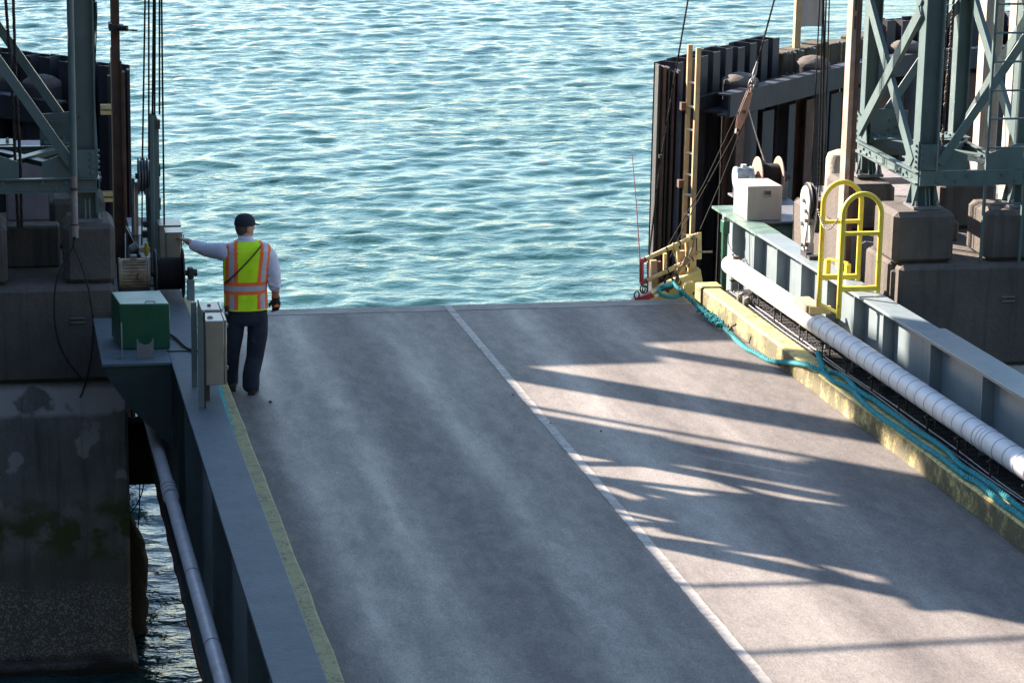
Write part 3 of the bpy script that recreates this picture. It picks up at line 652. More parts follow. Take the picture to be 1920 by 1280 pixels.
# ================================================================== WING WALLS
arc = [Vector(p) for p in ((3.43, 7.96, 0), (4.16, 8.75, 0), (5.0, 9.62, 0), (5.64, 10.3, 0), (6.7, 11.3, 0), (7.6, 11.95, 0), (8.56, 12.45, 0), (9.7, 12.8, 0), (11, 13.0, 0), (12.5, 13.0, 0))]
apts = resample(smoothpath(arc, 12), .345)
TOPZ = 2.2
def wall(side, label):
    t = thing('pile_wall', label, 'wing wall', (side * 6.5, 10.5, -3.3), 'curved pile walls guiding ships to the ramp')
    sh = 0 if side > 0 else -.11
    S = lambda p: Vector((side * p.x + sh, p.y, p.z))
    timber_i = range(9, 17) if side > 0 else ()
    mb = MB()
    for i in range(len(apts) - 1):
        p, q = apts[i], apts[i + 1]; d = (q - p).normalized(); nrm = Vector((d.y, -d.x, 0)); c = (p + q) / 2
        ctr = S(c); dd = (S(q) - S(p)).normalized(); nn = Vector((side * nrm.x, nrm.y, 0))
        jit = random.uniform(-.025, .02)
        if i in timber_i:
            m = MB(); m.obox(ctr + Vector((0, 0, (TOPZ - .02 + jit - .4) / 2 + .2)) + nn * .02, dd * .15, nn * .15, Vector((0, 0, (TOPZ + jit + .02 - .4) / 2 + .0)))
            f = m.build('timber_pile', 'timber', t, bevel=.012)
            b = MB()
            for kx in (-.05, .06):
                for kz in (-.22, -.52):
                    if random.random() < .8: b.lathe(ctr + dd * kx + nn * .17 + Vector((0, 0, TOPZ + kz)), nn, [(0, .03), (.012, .03), (.014, .014), (.04 + random.random() * .05, .012)], 10)
            if b.v: b.build('bolt', 'galv', f)
            zt = 1.4
            ctr2 = ctr
            MB().obox(ctr + Vector((0, 0, -1.3)) - nn * .05, dd * .13, nn * .01, Vector((0, 0, 2.0))).build('pile', 'pile', t)
        else:
            m = MB(); up = Vector((0, 0, 1)); zc = (TOPZ + jit - 3.4) / 2; hz = (TOPZ + jit + 3.4) / 2
            m.obox(ctr + up * zc + nn * .14, dd * .095, nn * .008, up * hz); m.obox(ctr + up * zc - nn * .14, dd * .17, nn * .008, up * hz)
            m.obox(ctr + up * zc, dd * .007, nn * .132, up * hz)
            m.build('pile', 'pile', t)
    # capping strip and continuous back plate
    for a, b in zip(apts, apts[1:]):
        pass
    # inboard ledge and wale
    off = lambda k, z, lst=apts: [Vector((side * (p.x + n_.x * k) + sh, p.y + n_.y * k, z)) for p, n_ in lst]
    nl = []
    for i, p in enumerate(apts):
        d = (apts[min(i + 1, len(apts) - 1)] - apts[max(i - 1, 0)]).normalized(); nl.append((p, Vector((d.y, -d.x, 0))))
    st = 2
    def strip(k0, k1, z0, z1, lst):
        r = [[a, b, c, d] for a, b, c, d in zip(off(k0, z0, lst), off(k1, z0, lst), off(k1, z1, lst), off(k0, z1, lst))]; m = MB(); m.loft(r); return m
    strip(.17, .24, 1.5, 1.68, nl[1:]).build('inner_waler', 'steel_dark', t)
    strip(.78, .81, 1.5, 1.80, nl[1:]).build('outer_waler', 'pile', t)
    strip(.62, .775, 1.775, 1.80, nl[1:]).build('waler_flange', 'pile', t)
    strip(.62, .775, 1.5, 1.525, nl[1:]).build('waler_flange', 'pile', t)
    strip(.25, .62, 1.47, 1.5, nl[2:]).build('ledge', 'steel_dark', t)
    # lower row of flat piles hanging from the waler
    for i in range(3, len(nl) - 1, 2):
        p, n_ = nl[i]; c = Vector((side * (p.x + n_.x * .68) + sh, p.y + n_.y * .68, 0)); dd = Vector((-n_.y * side, n_.x, 0)); nn = Vector((side * n_.x, n_.y, 0))
        m = MB(); w = (.22, .1, .16)[i % 3]
        m.obox(c + Vector((0, 0, -.95)), dd * w, nn * .008, Vector((0, 0, 2.36))); m.obox(c + Vector((0, 0, -.95)) - nn * .18, dd * w, nn * .008, Vector((0, 0, 2.36))); m.obox(c + Vector((0, 0, -.95)) - nn * .09, dd * .008, nn * .08, Vector((0, 0, 2.36)))
        m.build('inner_pile', 'pile' if i % 3 else 'rust', t)
    return t
wR = wall(1, 'curved wall of dark steel piles with wooden posts in its middle, on the right')
wL = wall(-1, 'curved wall of dark steel piles behind the left tower')
# wall ends: rubbing strips
for side in (1, -1):
    t = thing('fender', 'tall black and brown rubbing strips at the end of the %s pile wall' % ('right' if side > 0 else 'left'), 'fender', (side * 3.45, 7.9, -3.3), 'fenders on the wall ends')
    p0, d = Vector((3.30, 7.93, 0)), Vector((.68, -.1, 0)).normalized()
    for k, (dx, dy, w, m, zt) in enumerate(((-.04, .02, .03, 'steel_dark', 2.18), (.02, -.02, .035, 'rust', 2.16), (.085, 0, .025, 'steel_dark', 2.15), (.14, -.05, .03, 'rust', 2.1), (.2, -.08, .035, 'pile', 2.12))):
        q_ = 3.36 + (.15 if side < 0 else 0); MB().box(*sorted((side * (q_ + dx - w / 2), side * (q_ + dx + w / 2))), 7.72 + dy, 7.9 + dy, -3.3, zt).build('rubbing_strip', m, t)
# concrete-filled pipe piles with domed tops
for side, (x, y, z), lab in ((1, (4.62, 8.5, 1.88), 'round pile with domed concrete top nearest the tan ladder'), (1, (6.1, 10.03, 1.88), 'round pile with domed concrete top below the wooden posts'), (1, (8.0, 11.58, 1.88), 'round domed pile partly hidden by the right tower brace'), (-1, (4.52, 8.3, 1.97), 'round domed concrete pile between the left tower leg and the black cables'), (-1, (5.12, 8.95, 1.97), 'round domed pile cut by the left edge of the photo')):
    t = thing('pipe_pile', lab, 'pile', (side * x, y, -3.3), 'domed pipe piles inside the wing walls')
    MB().cyl((side * x, y, -3.3), (side * x, y, z - .05), .25, n=32).build('pipe', 'pile', t)
    MB().lathe((side * x, y, z - .07), (0, 0, 1), [(0, .24), (.05, .246), (.075, .235), (.13, .15), (.155, .06), (.16, .01)], 32).build('dome', 'conc', t)
# tan ladder
a0, a1 = P(1294, 84, y=7.45), P(1310, 90, y=7.3)
t = thing('ladder', 'tan steel ladder standing at the end of the right pile wall', 'ladder', (a0.x, 7.4, -2.9))
rl = []
for p, wd_, m in ((a0, .07, 'tan'), (a1, .07, 'tan')):
    m_ = MB(); m_.box(p.x - .03, p.x + .028, p.y - .03, p.y + .03, -2.9, p.z); rl.append(m_.build('rail', m, t))
for py in (155, 200, 243, 287, 327, 365, 402, 440, 480): z = P(1300, py, y=7.4).z; MB().cyl((a0.x - .02, a0.y, z), (a1.x + .02, a1.y, z), .017, n=8).build('rung', mat('pale_rung', (.8, .7, .5), None, 5, .5) if py == 155 else bpy.data.materials['pale_rung'], t)
for py in (200, 345): z = P(1300, py, y=7.4).z; MB().box(a0.x - .1, a0.x - .036, 7.4, 7.5, z - .05, z + .05).build('bracket', 'rust', t)
a = P(213, 300, y=7.4); t = thing('ladder', 'tan ladder seen edge-on behind the rusty column on the left', 'ladder', (a.x, 7.4, -2.9))
MB().box(a.x - .02, a.x + .02, 7.3, 7.38, -2.9, P(213, 88, y=7.4).z).build('rail', 'tan', t); MB().box(a.x + .05, a.x + .09, 7.5, 7.58, -2.9, P(213, 88, y=7.4).z).build('rail', 'tan', t)
for py in (204, 367):
    z = P(200, py, y=7.4).z; mb = MB()
    for dz in (.035, -.035): mb.box(a.x - .15, a.x - .021, 7.3, 7.42, z + dz - .025, z + dz + .022)
    mb.build('bracket', 'oldyellow', t)
# guide columns
c = P(1590, 300, y=1.35); t = thing('guide_column', 'pale pink and rust steel guide column with slots, left of the right tower', 'column', (c.x, 1.35, -1))
MB().box(c.x - .03, c.x + .01, 1.3, 1.32, -1, 8).build('front_plate', 'rustpale', t); MB().box(c.x - .045, c.x - .03, 1.299, 1.47, -1, 8).build('side_plate', 'rustpale', t); MB().box(c.x + .012, c.x + .055, 1.285, 1.42, -1, 8).build('channel', 'rust', t)  # pale plates carry the sunlit look of the left face in their colour
mb = MB()
for py in (8, 43): z = P(1590, py, y=1.3).z; mb.box(c.x - .02, c.x - .004, 1.29, 1.299, z - .07, z + .07)
for k in range(1, 8): z2 = z + .3 + .22 * k; mb.box(c.x - .02, c.x - .004, 1.29, 1.299, z2 - .07, z2 + .07)
mb.build('slot', 'black', t)
c = P(221, 300, y=2.4); t = thing('guide_column', 'dark rusty steel guide column left of the hanging cables', 'column', (c.x, 2.4, -3.2))
MB().box(c.x - .045, c.x + .04, 2.38, 2.4, -3.2, 8).build('front_plate', 'rust', t); MB().box(c.x - .045, c.x - .03, 2.401, 2.56, -3.2, 8).build('side_plate', 'rust', t); MB().box(c.x + .041, c.x + .056, 2.36, 2.5, -3.2, P(230, 116, y=2.4).z).build('rubbing_strip', 'rust', t)
a = P(220, 52, y=2.3); mb = MB(); mb.box(a.x - .08, a.x + .06, 2.25, 2.37, a.z - .03, a.z + .03); mb.cyl((a.x, 2.26, a.z), (a.x + .1, 2.22, a.z), .03, n=12); mb.cyl((a.x + .08, 2.22, a.z - .015), (a.x + .2, 2.2, a.z - .02), .008, n=8); mb.box(a.x - .09, a.x - .06, 2.2, 2.4, a.z - .02, a.z + .05)
tag(mb.build('clamp', 'steel_dark'), 'small dark clamp bolted round the left rusty column near its top', 'clamp')
# tan post and board rising from the wooden part of the wall
a, b = P(1487, 100, y=10.6), P(1498, 100, y=10.6)
MB_ = MB().box(a.x, b.x, 10.55, 10.65, 1.6, 5.5); tag(MB_.build('post', 'tan'), 'thin tan steel post rising in front of the wooden piles', 'post')
a, b = P(1498, 50, y=11.3), P(1541, 45, y=11.3)
tag(MB().box(a.x, b.x, 11.3, 11.34, a.z, a.z + 2.2).build('sign_board', 'slot', bevel=.005), 'back of a plain grey board hanging at the top edge, beside the tan post', 'board')

# ================================================================== RIGHT SIDE OF THE RAMP
FL = .97
# grating between kerb and girder
t = thing('grating', 'dark open grating strip between the right kerb and the girder, under the white pipe', 'grating', RM(3.33, -8, .1))
mb = MB()
for i in range(10): x = 3.185 + i * .034; mb.rbox(x, x + .007, -30, E1 - .5, .165, .2)
for o_, k_ in ((mb.build('bearing_bars', 'steel_dark', t), 1),): o_['kind'] = 'stuff'
mb = MB()
for s in np.arange(-20, E1 - .5, .16): mb.rbox(3.175, 3.51, s, s + .008, .201, .207)
mb.build('cross_bars', 'steel_dark', t)['kind'] = 'stuff'
MB().rbox(3.172, 3.52, -30, E1 - .5, .07, .08).build('tray', 'black', t)
for x, lab in ((3.215, 'thin pale conduit lying on the dark grating, the one nearer the kerb'), (3.27, 'thin pale conduit lying on the dark grating, the one under the pipe')):
    pts = [RM(x + .012 * math.sin(s * 1.3 + x * 40), s, .217 + .003 * math.sin(s * 3)) for s in np.arange(-20, 3.95, .25)]
    tag(MB().tube(pts, .0065, 6).build('conduit', 'galv'), lab, 'conduit')
# big white pipe
PX, PH, PR = 3.265, .5, .11
t = thing('white_pipe', 'large white clad pipe with dark bands running along the right kerb', 'pipe', RM(PX, -8, PH))
mb = MB(); mb.cyl(RM(PX, -30, PH), RM(PX, 3.86, PH), PR, n=40); mb.build('cladding', 'whitepipe', t)
s = 1.25
i = 0
for s in [1.02, .62] + [(.62 - .245 * k) for k in range(1, 60)]:
    if s < -13: break
    MB().cyl(RM(PX, s - .0045, PH), RM(PX, s + .0045, PH), PR + .002, n=40).build('band', 'band', t)
for s in (3.5, 2.6, 1.35, -4.35, -4.43): MB().cyl(RM(PX, s - .02, PH), RM(PX, s + .02, PH), PR + .004, n=40).build('seam', 'whitepipe', t)
mb = MB(); mb.lathe(RM(PX, 3.86, PH), EU, [(0, PR), (.05, PR * .97), (.1, PR * .78), (.13, PR * .45)], 32); mb.build('end_cap', 'whitepipe', t)
MB().cyl(RM(PX, 3.68, PH + PR - .02), RM(PX, 3.68, PH + PR + .03), .035, n=16).build('vent_cap', 'rust', t)
MB().obox(RM(PX + .05, 3.6, PH + PR - .005), Vector((.055, 0, .012)), Vector(EU) * .05, Vector((0, 0, .004))).build('tag_plate', 'galv', t)
for s in (3.7, 2.9, 2.0, 1.05, .25, -.55, -1.35, -2.15, -2.95, -3.75, -4.55, -5.35, -6.2, -7.1):
    mb = MB(); mb.rbox(PX - .03, PX - .018, s - .012, s + .012, .208, PH - PR + .01); mb.rbox(PX + .05, PX + .062, s - .012, s + .012, .208, PH - PR + .02); mb.rbox(PX - .055, PX + .1, s - .022, s + .022, PH - PR - .045, PH - PR - .03)
    mb.build('pipe_support', 'steel_dark', t)
mb = MB()
for a_ in (0, .25): mb = MB(); mb.rbox(PX - .08, PX - .03, 3.0 + a_, 3.07 + a_, .2, .3); mb.cyl(RM(PX - .07, 2.95 + a_, .3), RM(PX - .02, 2.95 + a_, .2), .03, n=10); mb.build('valve', 'galv', t)
# shackle end piece beside the pipe end
tag(MB().bar(RM(3.05, 4.75, .5), RM(3.28, 4.75, .5), .02, .02).build('rod', 'wood'), 'short pale wooden rod sticking out left of the green post', 'rod')

# yellow hoops
t = thing('hoop_gate', 'pair of bright yellow hooped grab rails with a chain, mounted over the right girder', 'grab rail', RM(3.4, .2, FL))
def hoop(y, pix):
    """outer leg, arch, inner leg in the plane y"""
    (lx, lb), (rx, rb), (topx, topy), shoulder = pix
    L0, L1 = P(lx, lb, y=y), P(lx, shoulder, y=y); R1, R0 = P(rx, shoulder, y=y), P(rx, rb, y=y); tp = P(topx, topy, y=y)
    xl, xr = L0.x, R0.x; cx, r = (xl + xr) / 2, (xr - xl) / 2; zs = tp.z - r - .02
    pts = [Vector((xl, y, L0.z)), Vector((xl, y, (L0.z + zs) / 2)), Vector((xl, y, zs))]
    pts += [Vector((cx - r * math.cos(a), y, zs + r * math.sin(a) * 1.05)) for a in np.linspace(.12, math.pi - .12, 22)]
    pts += [Vector((xr, y, zs)), Vector((xr, y, R0.z))]
    f = MB().tube(pts, .0265, 12).build('hoop', 'yellow', t)
    return xl, xr, zs, L0.z
yn, yf = -.28, .28
A = hoop(yn, ((1572, 596), (1645, 548), (1615, 362), 420)); B = hoop(yf, ((1535, 574), (1608, 525), (1577, 340), 400))
for (xl, xr, zs, zl), y, ym, yb_ in ((A, yn, 438, 543), (B, yf, 415, 520)):
    zc, zd = P(1600, ym, y=y).z, P(1600, yb_, y=y).z
    MB().bar((xl, y, zc), (xr, y, zc), .05, .035).build('mid_rail', 'yellow', t); MB().angle((xl, y, zd + .01), (xr + .02, y, zd + .01), .05, .05, .01).build('foot_rail', 'yellow', t)
MB().bar((A[0], yn, A[3] + .05), (B[0], yf, B[3] + .03), .018, .03).build('lower_tie', 'yellow', t)
c0, c1 = P(1534, 393, y=yf), P(1572, 410, y=yn); pts = []
ch = MB()
for i in range(26):
    u = i / 25; p = c0.lerp(c1, u) - Vector((0, 0, .16 * math.sin(math.pi * u) * (1.2 - .4 * u))); dd = Vector((c1 - c0).normalized()) + Vector((0, 0, -.5 * math.cos(math.pi * u)))
    dd.normalize(); sd_ = dd.cross(Vector((0, 0, 1) if i % 2 else (0, 1, 0))).normalized(); ch.tube([p + dd * .014 * math.cos(q) + sd_ * .008 * math.sin(q) for q in np.linspace(0, 2 * math.pi, 9)[:-1]], .0035, 5, closed=True)
ch.build('chain', 'galv', t)
a = P(1555, 470, y=.55); mb = MB(); MB().rbox(3.42, 3.47, .78, .84, FL, FL + .16).build('toe_post', 'yellow', t); MB().rbox(3.55, 3.6, .5, .56, FL, FL + .16).build('toe_post', 'yellow', t)
MB().bar(RM(3.445, .81, FL + .17), RM(3.575, .53, FL + .17), .02, .02).build('toe_rail', 'yellow', t)
# board block lying on the pipe
t = thing('board', 'short weathered plank with a cut end lying across the white pipe below the yellow hoops', 'board', RM(3.15, .6, .67))
a, b = RS(1478, 553, .69), RS(1535, 560, .69)
MB().rbox(3.15, 3.33, .55, 1.05, .615, .69).build('plank', 'wood', t, bevel=.004); MB().rbox(3.17, 3.4, .5, .548, .612, .69).build('end_angle', 'oldyellow', t)

# winch platform on the right girder
t = thing('winch_platform', 'flat grey steel platform at the seaward end of the right girder', 'platform', RM(3.9, 5, .8))
MB().rbox(3.685, 4.5, 4.04, 5.25, .945, FL + .002).build('plate', 'galv', t, bevel=.003); MB().rbox(3.86, 4.5, 5.252, 6.2, .945, FL + .001).build('plate', 'galv', t, bevel=.003)
mb = MB(); mb.prism([RM(3.66, 4.1, .94), RM(4.5, 4.1, .94), RM(4.45, 4.1, .88), RM(3.66, 4.1, .3)], EU * .012); mb.build('bracket', 'greensteel', t)
mb = MB(); mb.prism([RM(3.66, 5.2, .94), RM(4.5, 5.2, .94), RM(4.45, 5.2, .88), RM(3.66, 5.2, .3)], EU * .012); mb.build('bracket', 'greensteel', t)
mb = MB()
for k in range(3): c = RM(4.05, 3.9 - .1 * k, .7 - .02 * k); mb.tube([c + Vector((.06 * math.cos(q), .03 * math.sin(q), .07 * math.sin(q))) for q in np.linspace(0, 2 * math.pi, 12)[:-1]], .015, 6, closed=True)
tag(mb.build('hose_coil', 'rust'), 'rusty looped hose end under the right winch platform', 'hose')
# box with handle
t = thing('equipment_box', 'plain pale grey steel box with a recessed brown handle, in front of the right winch', 'box', RM(3.68, 4.3, FL))
x0, x1 = 3.52, 3.94; 
MB().rbox(x0, x1, 4.14, 4.74, FL + .004, FL + .41).build('body', 'greybox', t, bevel=.006)
mb = MB(); c = RM((x0 + x1) / 2 + .03, 4.137, FL + .33)
MB().obox(c, (.035, 0, 0), (0, .002, 0), (0, 0, .022)).build('latch_recess', 'rust', t)
MB().tube([c + Vector((-.038, -.006, .025)), c + Vector((-.038, -.012, -.03)), c + Vector((-.03, -.014, -.042)), c + Vector((.03, -.014, -.042)), c + Vector((.038, -.012, -.03)), c + Vector((.038, -.006, .025))], .006, 8).build('handle', 'galv', t)
MB().tube([RM(x0 + .25, 4.7, FL + .411), RM(x0 + .25, 4.7, FL + .425), RM(x0 + .34, 4.7, FL + .425), RM(x0 + .34, 4.7, FL + .411)], .005, 6).build('handle', 'rust', t)
def winch(side, lab, xm0, xm1, xd0, xd1, s, h, rD, motor_m, disc_m, drum_m, coil_m, rm):
    """motor | flange | wound drum | flange | bearing on a pedestal"""
    t = thing('winch', lab, 'winch', RM((xm0 + xd1) / 2, s, FL), None)
    A = Vector((1, 0, 0)) * (1 if xd1 > xm0 else -1); L = lambda x: RM(x, s, h)
    n = 28; mb = MB(); w = abs(xm1 - xm0)
    prof = [(0, rm * .75), (.012, rm * .98), (.03, rm)]
    mb.lathe(L(xm0), A, [(0, rm * .7), (.01, rm), (.03, rm * 1.03), (.035, rm * .93), (w - .035, rm * .93), (w - .03, rm * 1.03), (w - .008, rm * 1.0), (w, rm * .6)], 36)
    mo = mb.build('motor', motor_m, t)
    f = MB()
    for k in range(30):
        q = 2 * math.pi * k / 30
        if k % 15 in (6, 7, 8): continue
        c = L((xm0 + xm1) / 2) + Vector((0, math.cos(q), math.sin(q))) * rm * .95; f.obox(c, A * (w * .36), Vector((0, -math.sin(q), math.cos(q))) * .003, Vector((0, math.cos(q), math.sin(q))) * rm * .055)
    f.build('cooling_fins', motor_m, t)
    MB().obox(L((xm0 + xm1) / 2) + Vector((0, -.0, rm + .012)), A * .03, (0, .03, 0), (0, 0, .016)).build('lifting_lug', motor_m, t)
    MB().obox(L(xm0 + (xm1 - xm0) * .68) + Vector((0, -rm * .96, rm * .1)), A * .022, (0, .02, 0), (0, 0, .03)).build('terminal_cap', motor_m, t)
    MB().obox(L((xm0 + xm1) / 2) + Vector((0, 0, -(h - FL) / 2 - rm * .3)), A * (w * .42), (0, rm * .8, 0), (0, 0, (h - FL - rm * .6) / 2)).build('foot', 'steel_dark', t)
    for x in (xd0, xd1):
        MB().lathe(L(x) - A * .008, A, [(0, rD - .004), (.004, rD), (.012, rD), (.016, rD - .004)], 48).build('drum_flange', disc_m, t)
    wd_ = abs(xd1 - xd0) - .03; k = int(wd_ / .0165); pr = []
    for i in range(k):
        for q in np.linspace(0, math.pi, 5)[:-1]: pr.append((i * wd_ / k + (1 - math.cos(q)) * wd_ / k / 2, rm_d(rD) + .0085 * math.sin(q)))
    pr.append((wd_, rm_d(rD))); MB().lathe(L(xd0) + A * .015, A, pr, 40).build('wound_cable', coil_m, t)
    MB().cyl(L(xm1) - A * .01, L(xd1) + A * .13, .028, n=20).build('shaft', 'steel_dark', t)
    b = MB(); b.obox(L(xd1) + A * .075, A * .03, (0, .05, 0), (0, 0, .055)); b.build('bearing', 'steel_dark', t, bevel=.012); MB().cyl(L(xd1) + A * .11, L(xd1) + A * .14, .036, n=20).build('shaft_end', 'steel_dark', t)
    MB().obox(L(xd1) + A * .075 - Vector((0, 0, (h - FL) / 2 + .03)), A * .035, (0, .05, 0), (0, 0, (h - FL) / 2 - .03)).build('pedestal', 'galv' if side > 0 else 'girder', t)
    return t
def rm_d(rD): return rD * .62
wr = winch(1, 'winch with peeling blue motor and pinkish drum discs behind the pale grey box', 3.8, 4.04, 4.1, 4.37, 5.73, FL + .27, .25, 'bluemotor', 'disc', 'black', 'cable', .13)
MB().rbox(3.6, 3.66, 4.85, 4.9, FL, FL + .2).build('stay', 'galv', wr)
mb = MB()
for k in range(7): c = RM(3.63, 4.87, FL + .05 + .022 * k); mb.cyl(c, c + Vector((0, 0, .01)), .032, n=12)
mb.build('spring', 'galv', wr)
# green end post and conduit
t = thing('end_post', 'dark green post with a small junction box at the end of the right girder', 'post', RM(3.3, 4.9, 0))
x, s = RS(1368, 425, .85); MB().rbox(3.33, 3.385, 4.47, 4.55, -.5, .88).build('post', 'green', t); MB().rbox(3.315, 3.395, 4.42, 4.56, .77, .925).build('junction_box', 'green', t, bevel=.008)
MB().cyl(RM(3.355, 4.49, .925), RM(3.355, 4.49, .965), .022, n=12).build('fitting', 'galv', t)
MB().tube(smoothpath([RM(3.37, 4.41, .78), RM(3.37, 4.38, .66), RM(3.38, 4.2, .58), RM(3.38, 4.0, .56), RM(3.36, 3.85, .54), RM(3.33, 3.72, .53)]), .009, 8).build('conduit', 'galv', t)

# sheave block hanging on its cables
c = P(1519, 345, y=1.95); zc = [P(1519, p, y=1.95).z for p in (347, 385, 430, 470)]; x = c.x
t = thing('sheave_block', 'white-painted rusty pulley block standing on the right girder, seen almost edge-on', 'pulley', (x, 1.95, zc[3] - .03))
for dx in (-.052, .03):
    n = 26; pl = []
    zt, zb = zc[0], zc[3]; zw = zt - .17
    for q in np.linspace(0, math.pi, 14): pl.append((x + dx, 1.95 + .17 * math.cos(q), zw + .16 * math.sin(q)))
    pl += [(x + dx, 1.95 - .13, zw - .22), (x + dx, 1.95 - .055, zb + .1), (x + dx, 1.95 - .04, zb), (x + dx, 1.95 + .04, zb), (x + dx, 1.95 + .055, zb + .1), (x + dx, 1.95 + .13, zw - .22)]
    MB().prism(pl, (.018, 0, 0)).build('cheek_plate', 'sheave', t, bevel=.003)
MB().lathe((x - .03, 1.95, zw), (1, 0, 0), [(0, .19), (.01, .2), (.02, .165), (.035, .165), (.045, .2), (.055, .19)], 36).build('sheave_wheel', 'steel_dark', t)
mb = MB()
for (yy, z) in ((1.95, zw), (1.86, zw - .1), (1.98, zw - .26), (1.95, zb + .07), (1.84, zw - .2)): mb.cyl((x - .08, yy, z), (x + .06, yy, z), .024, n=14)
mb.build('pin', 'galv', t)
fb = thing('anchor_foot', 'dark bolted steel shoe under the white pulley block on the right girder', 'bracket', RM(3.58, 1.7, FL)); MB().rbox(3.5, 3.64, 1.62, 1.72, FL + .001, FL + .04).build('plate', 'steel_dark', fb); MB().rbox(3.5, 3.56, 1.74, 1.95, FL + .001, FL + .06).build('clamp', 'steel_dark', fb)
MB().rbox(3.56, 3.62, 1.85, 2.0, FL + .001, FL + .14).build('lug', 'sheave', fb)
yk = 1.95
for i, ((xa, ya_), (xb, yb_), r, lab) in enumerate((((1537, 0), (1521, 350), .008, 'leftmost'), ((1543, 0), (1532, 400), .010, 'second from the left'), ((1549, 0), (1537, 370), .010, 'third from the left'), ((1545, 0), (1541, 360), .008, 'middle thin'), ((1555, 0), (1545, 345), .008, 'rightmost'))):
    p, q = P(xa, ya_, y=yk), P(xb, yb_, y=yk); dd = (p - q); p2 = q + dd * 2.2
    cable('hoist_cable', [q, q.lerp(p2, .5), p2], r, 'cable', '%s of the dark hoist cables rising from the white pulley block' % lab, 'cable', 'hoist cables of the right pulley block', pitch=.07)
mb = MB(); p = P(1535, 385, y=1.9); mb.cyl(p - Vector((.03, 0, 0)), p + Vector((.05, 0, 0)), .045, n=20); mb.cyl(p + Vector((-.05, 0, .05)), p + Vector((-.035, 0, .05)), .05, n=20); mb.box(p.x - .03, p.x + .04, 1.86, 1.94, p.z - .3, p.z)
tag(mb.build('cable_clamp', 'steel_dark'), 'dark cluster of cable clamps right of the white pulley block', 'clamp')

# hook block over the winch
yh = 5.2
g = lambda x, y, yy=yh: P(x, y, y=yy)
cable('hoist_cable', [g(1420, 118), g(1452, 0), g(1452, 0) + (g(1452, 0) - g(1420, 118)) * 1.5], .011, 'cable', 'dark cable running up from the rusty hook block to the top of the photo', 'cable')
t = thing('hook_block', 'rusty pulley block hanging on a shackle in front of the right pile wall', 'pulley block', g(1385, 250))
MB().lathe(g(1414, 140), g(1421, 112) - g(1414, 140), [(0, .028), (.05, .024), (.12, .014), (.16, .012)], 14).build('cable_socket', 'galv', t)
for i, (a, b, w) in enumerate(((g(1415, 138), g(1411, 152), .03), (g(1412, 150), g(1407, 166), .035), (g(1408, 163), g(1404, 178), .04))):
    d = (b - a).normalized(); m_ = (a + b) / 2; sdv = Vector((1, 0, .3)) if i % 2 else Vector((0, 1, 0)); sdv = (sdv - d * sdv.dot(d)).normalized(); hl = (b - a).length / 2 + .016
    MB().tube([m_ + d * hl * math.cos(q) + sdv * w * math.sin(q) for q in np.linspace(0, 2 * math.pi, 17)[:-1]], .011, 8, closed=True).build('shackle' if i != 1 else 'chain_link', 'galv' if i < 2 else 'hookrust', t)
top, bot = g(1406, 172), g(1382, 246); d = (bot - top).normalized(); sx_ = Vector((0, 0, 1)).cross(Vector((0, 1, 0))); sv = d.cross(Vector((0, 1, 0))).normalized(); L = (bot - top).length
for k, yo in enumerate((-.03, .03)):
    pl = [top + sv * .03, top + d * L * .3 + sv * .042, top + d * L * .55 + sv * .052, top + d * L * .78 + sv * .038, bot + sv * .02, bot - sv * .02, top + d * L * .78 - sv * .038, top + d * L * .55 - sv * .052, top + d * L * .3 - sv * .042, top - sv * .03]
    MB().prism([p + Vector((0, yo, 0)) for p in pl], (0, .012, 0)).build('cheek_plate', 'hookrust', t, bevel=.003)
MB().cyl(top + d * L * .5 + Vector((0, -.045, 0)), top + d * L * .5 + Vector((0, .055, 0)), .022, n=14).build('pin', 'steel_dark', t)
MB().lathe(top + d * L * .5 + Vector((0, -.016, 0)), (0, 1, 0), [(0, .05), (.012, .04), (.024, .04), (.036, .05)], 28).build('sheave_wheel', 'steel_dark', t)
MB().obox(bot, sv * .018, (0, .03, 0), d * .03).build('hook_lug', 'galv', t)
yg = 4.9
cable('cable', [g(1384, 210), g(1320, 345), P(1247, 470, y=yg)], .0065, 'cable', 'leftmost of three dark cables fanning down from the hook block', 'cable', 'cables fanning from the hook block', twist=False)
cable('cable', [g(1380, 246), g(1330, 338), P(1282, 425, y=yg), P(1250, 498, y=yg)], .0065, 'cable', 'middle of three dark cables fanning down from the hook block', 'cable', 'cables fanning from the hook block', twist=False)
cable('cable', [g(1394, 232), g(1350, 345), P(1313, 430, y=yg)], .0065, 'cable', 'rightmost of three dark cables fanning down from the hook block', 'cable', 'cables fanning from the hook block', twist=False)
cable('cable', [g(1403, 205), g(1420, 262), RM(4.2, 5.73, FL + .27 + .15)], .0075, 'steelwhite', 'pale sunlit cable from the hook block to the winch drum', 'cable')
p0, p1 = P(1290, 0, y=5.0), P(1241, 290, y=5.0); p2 = P(1217, 478, y=4.9)
cable('cable', [p0 + (p0 - p1) * .8, p0, p1, p2], .0105, 'cable', 'long dark cable down to the red end of the tan barrier frame', 'cable', pitch=.09)
tag(MB().tube([P(1241, 292, y=4.98), P(1230, 340, y=4.9), P(1227, 400, y=4.9), P(1236, 430, y=4.9)], .003, 5).build('cord', 'cable'), 'very thin slack dark cord beside the long cable', 'cord')
mb = MB(); p = P(1240, 293, y=4.99); mb.box(p.x - .03, p.x + .02, p.y - .015, p.y + .015, p.z - .02, p.z + .02); tag(mb.build('cable_grip', 'steel_dark'), 'small dark grip clamped on the long cable', 'clamp')
tag(MB().tube([P(1185, 288, y=4.9), P(1193, 380, y=4.9), P(1200, 486, y=4.9)], .0055, 6, rs=[.004, .005, .007]).build('whip_rod', 'red'), 'thin upright red whip rod at the far end of the ramp', 'rod')

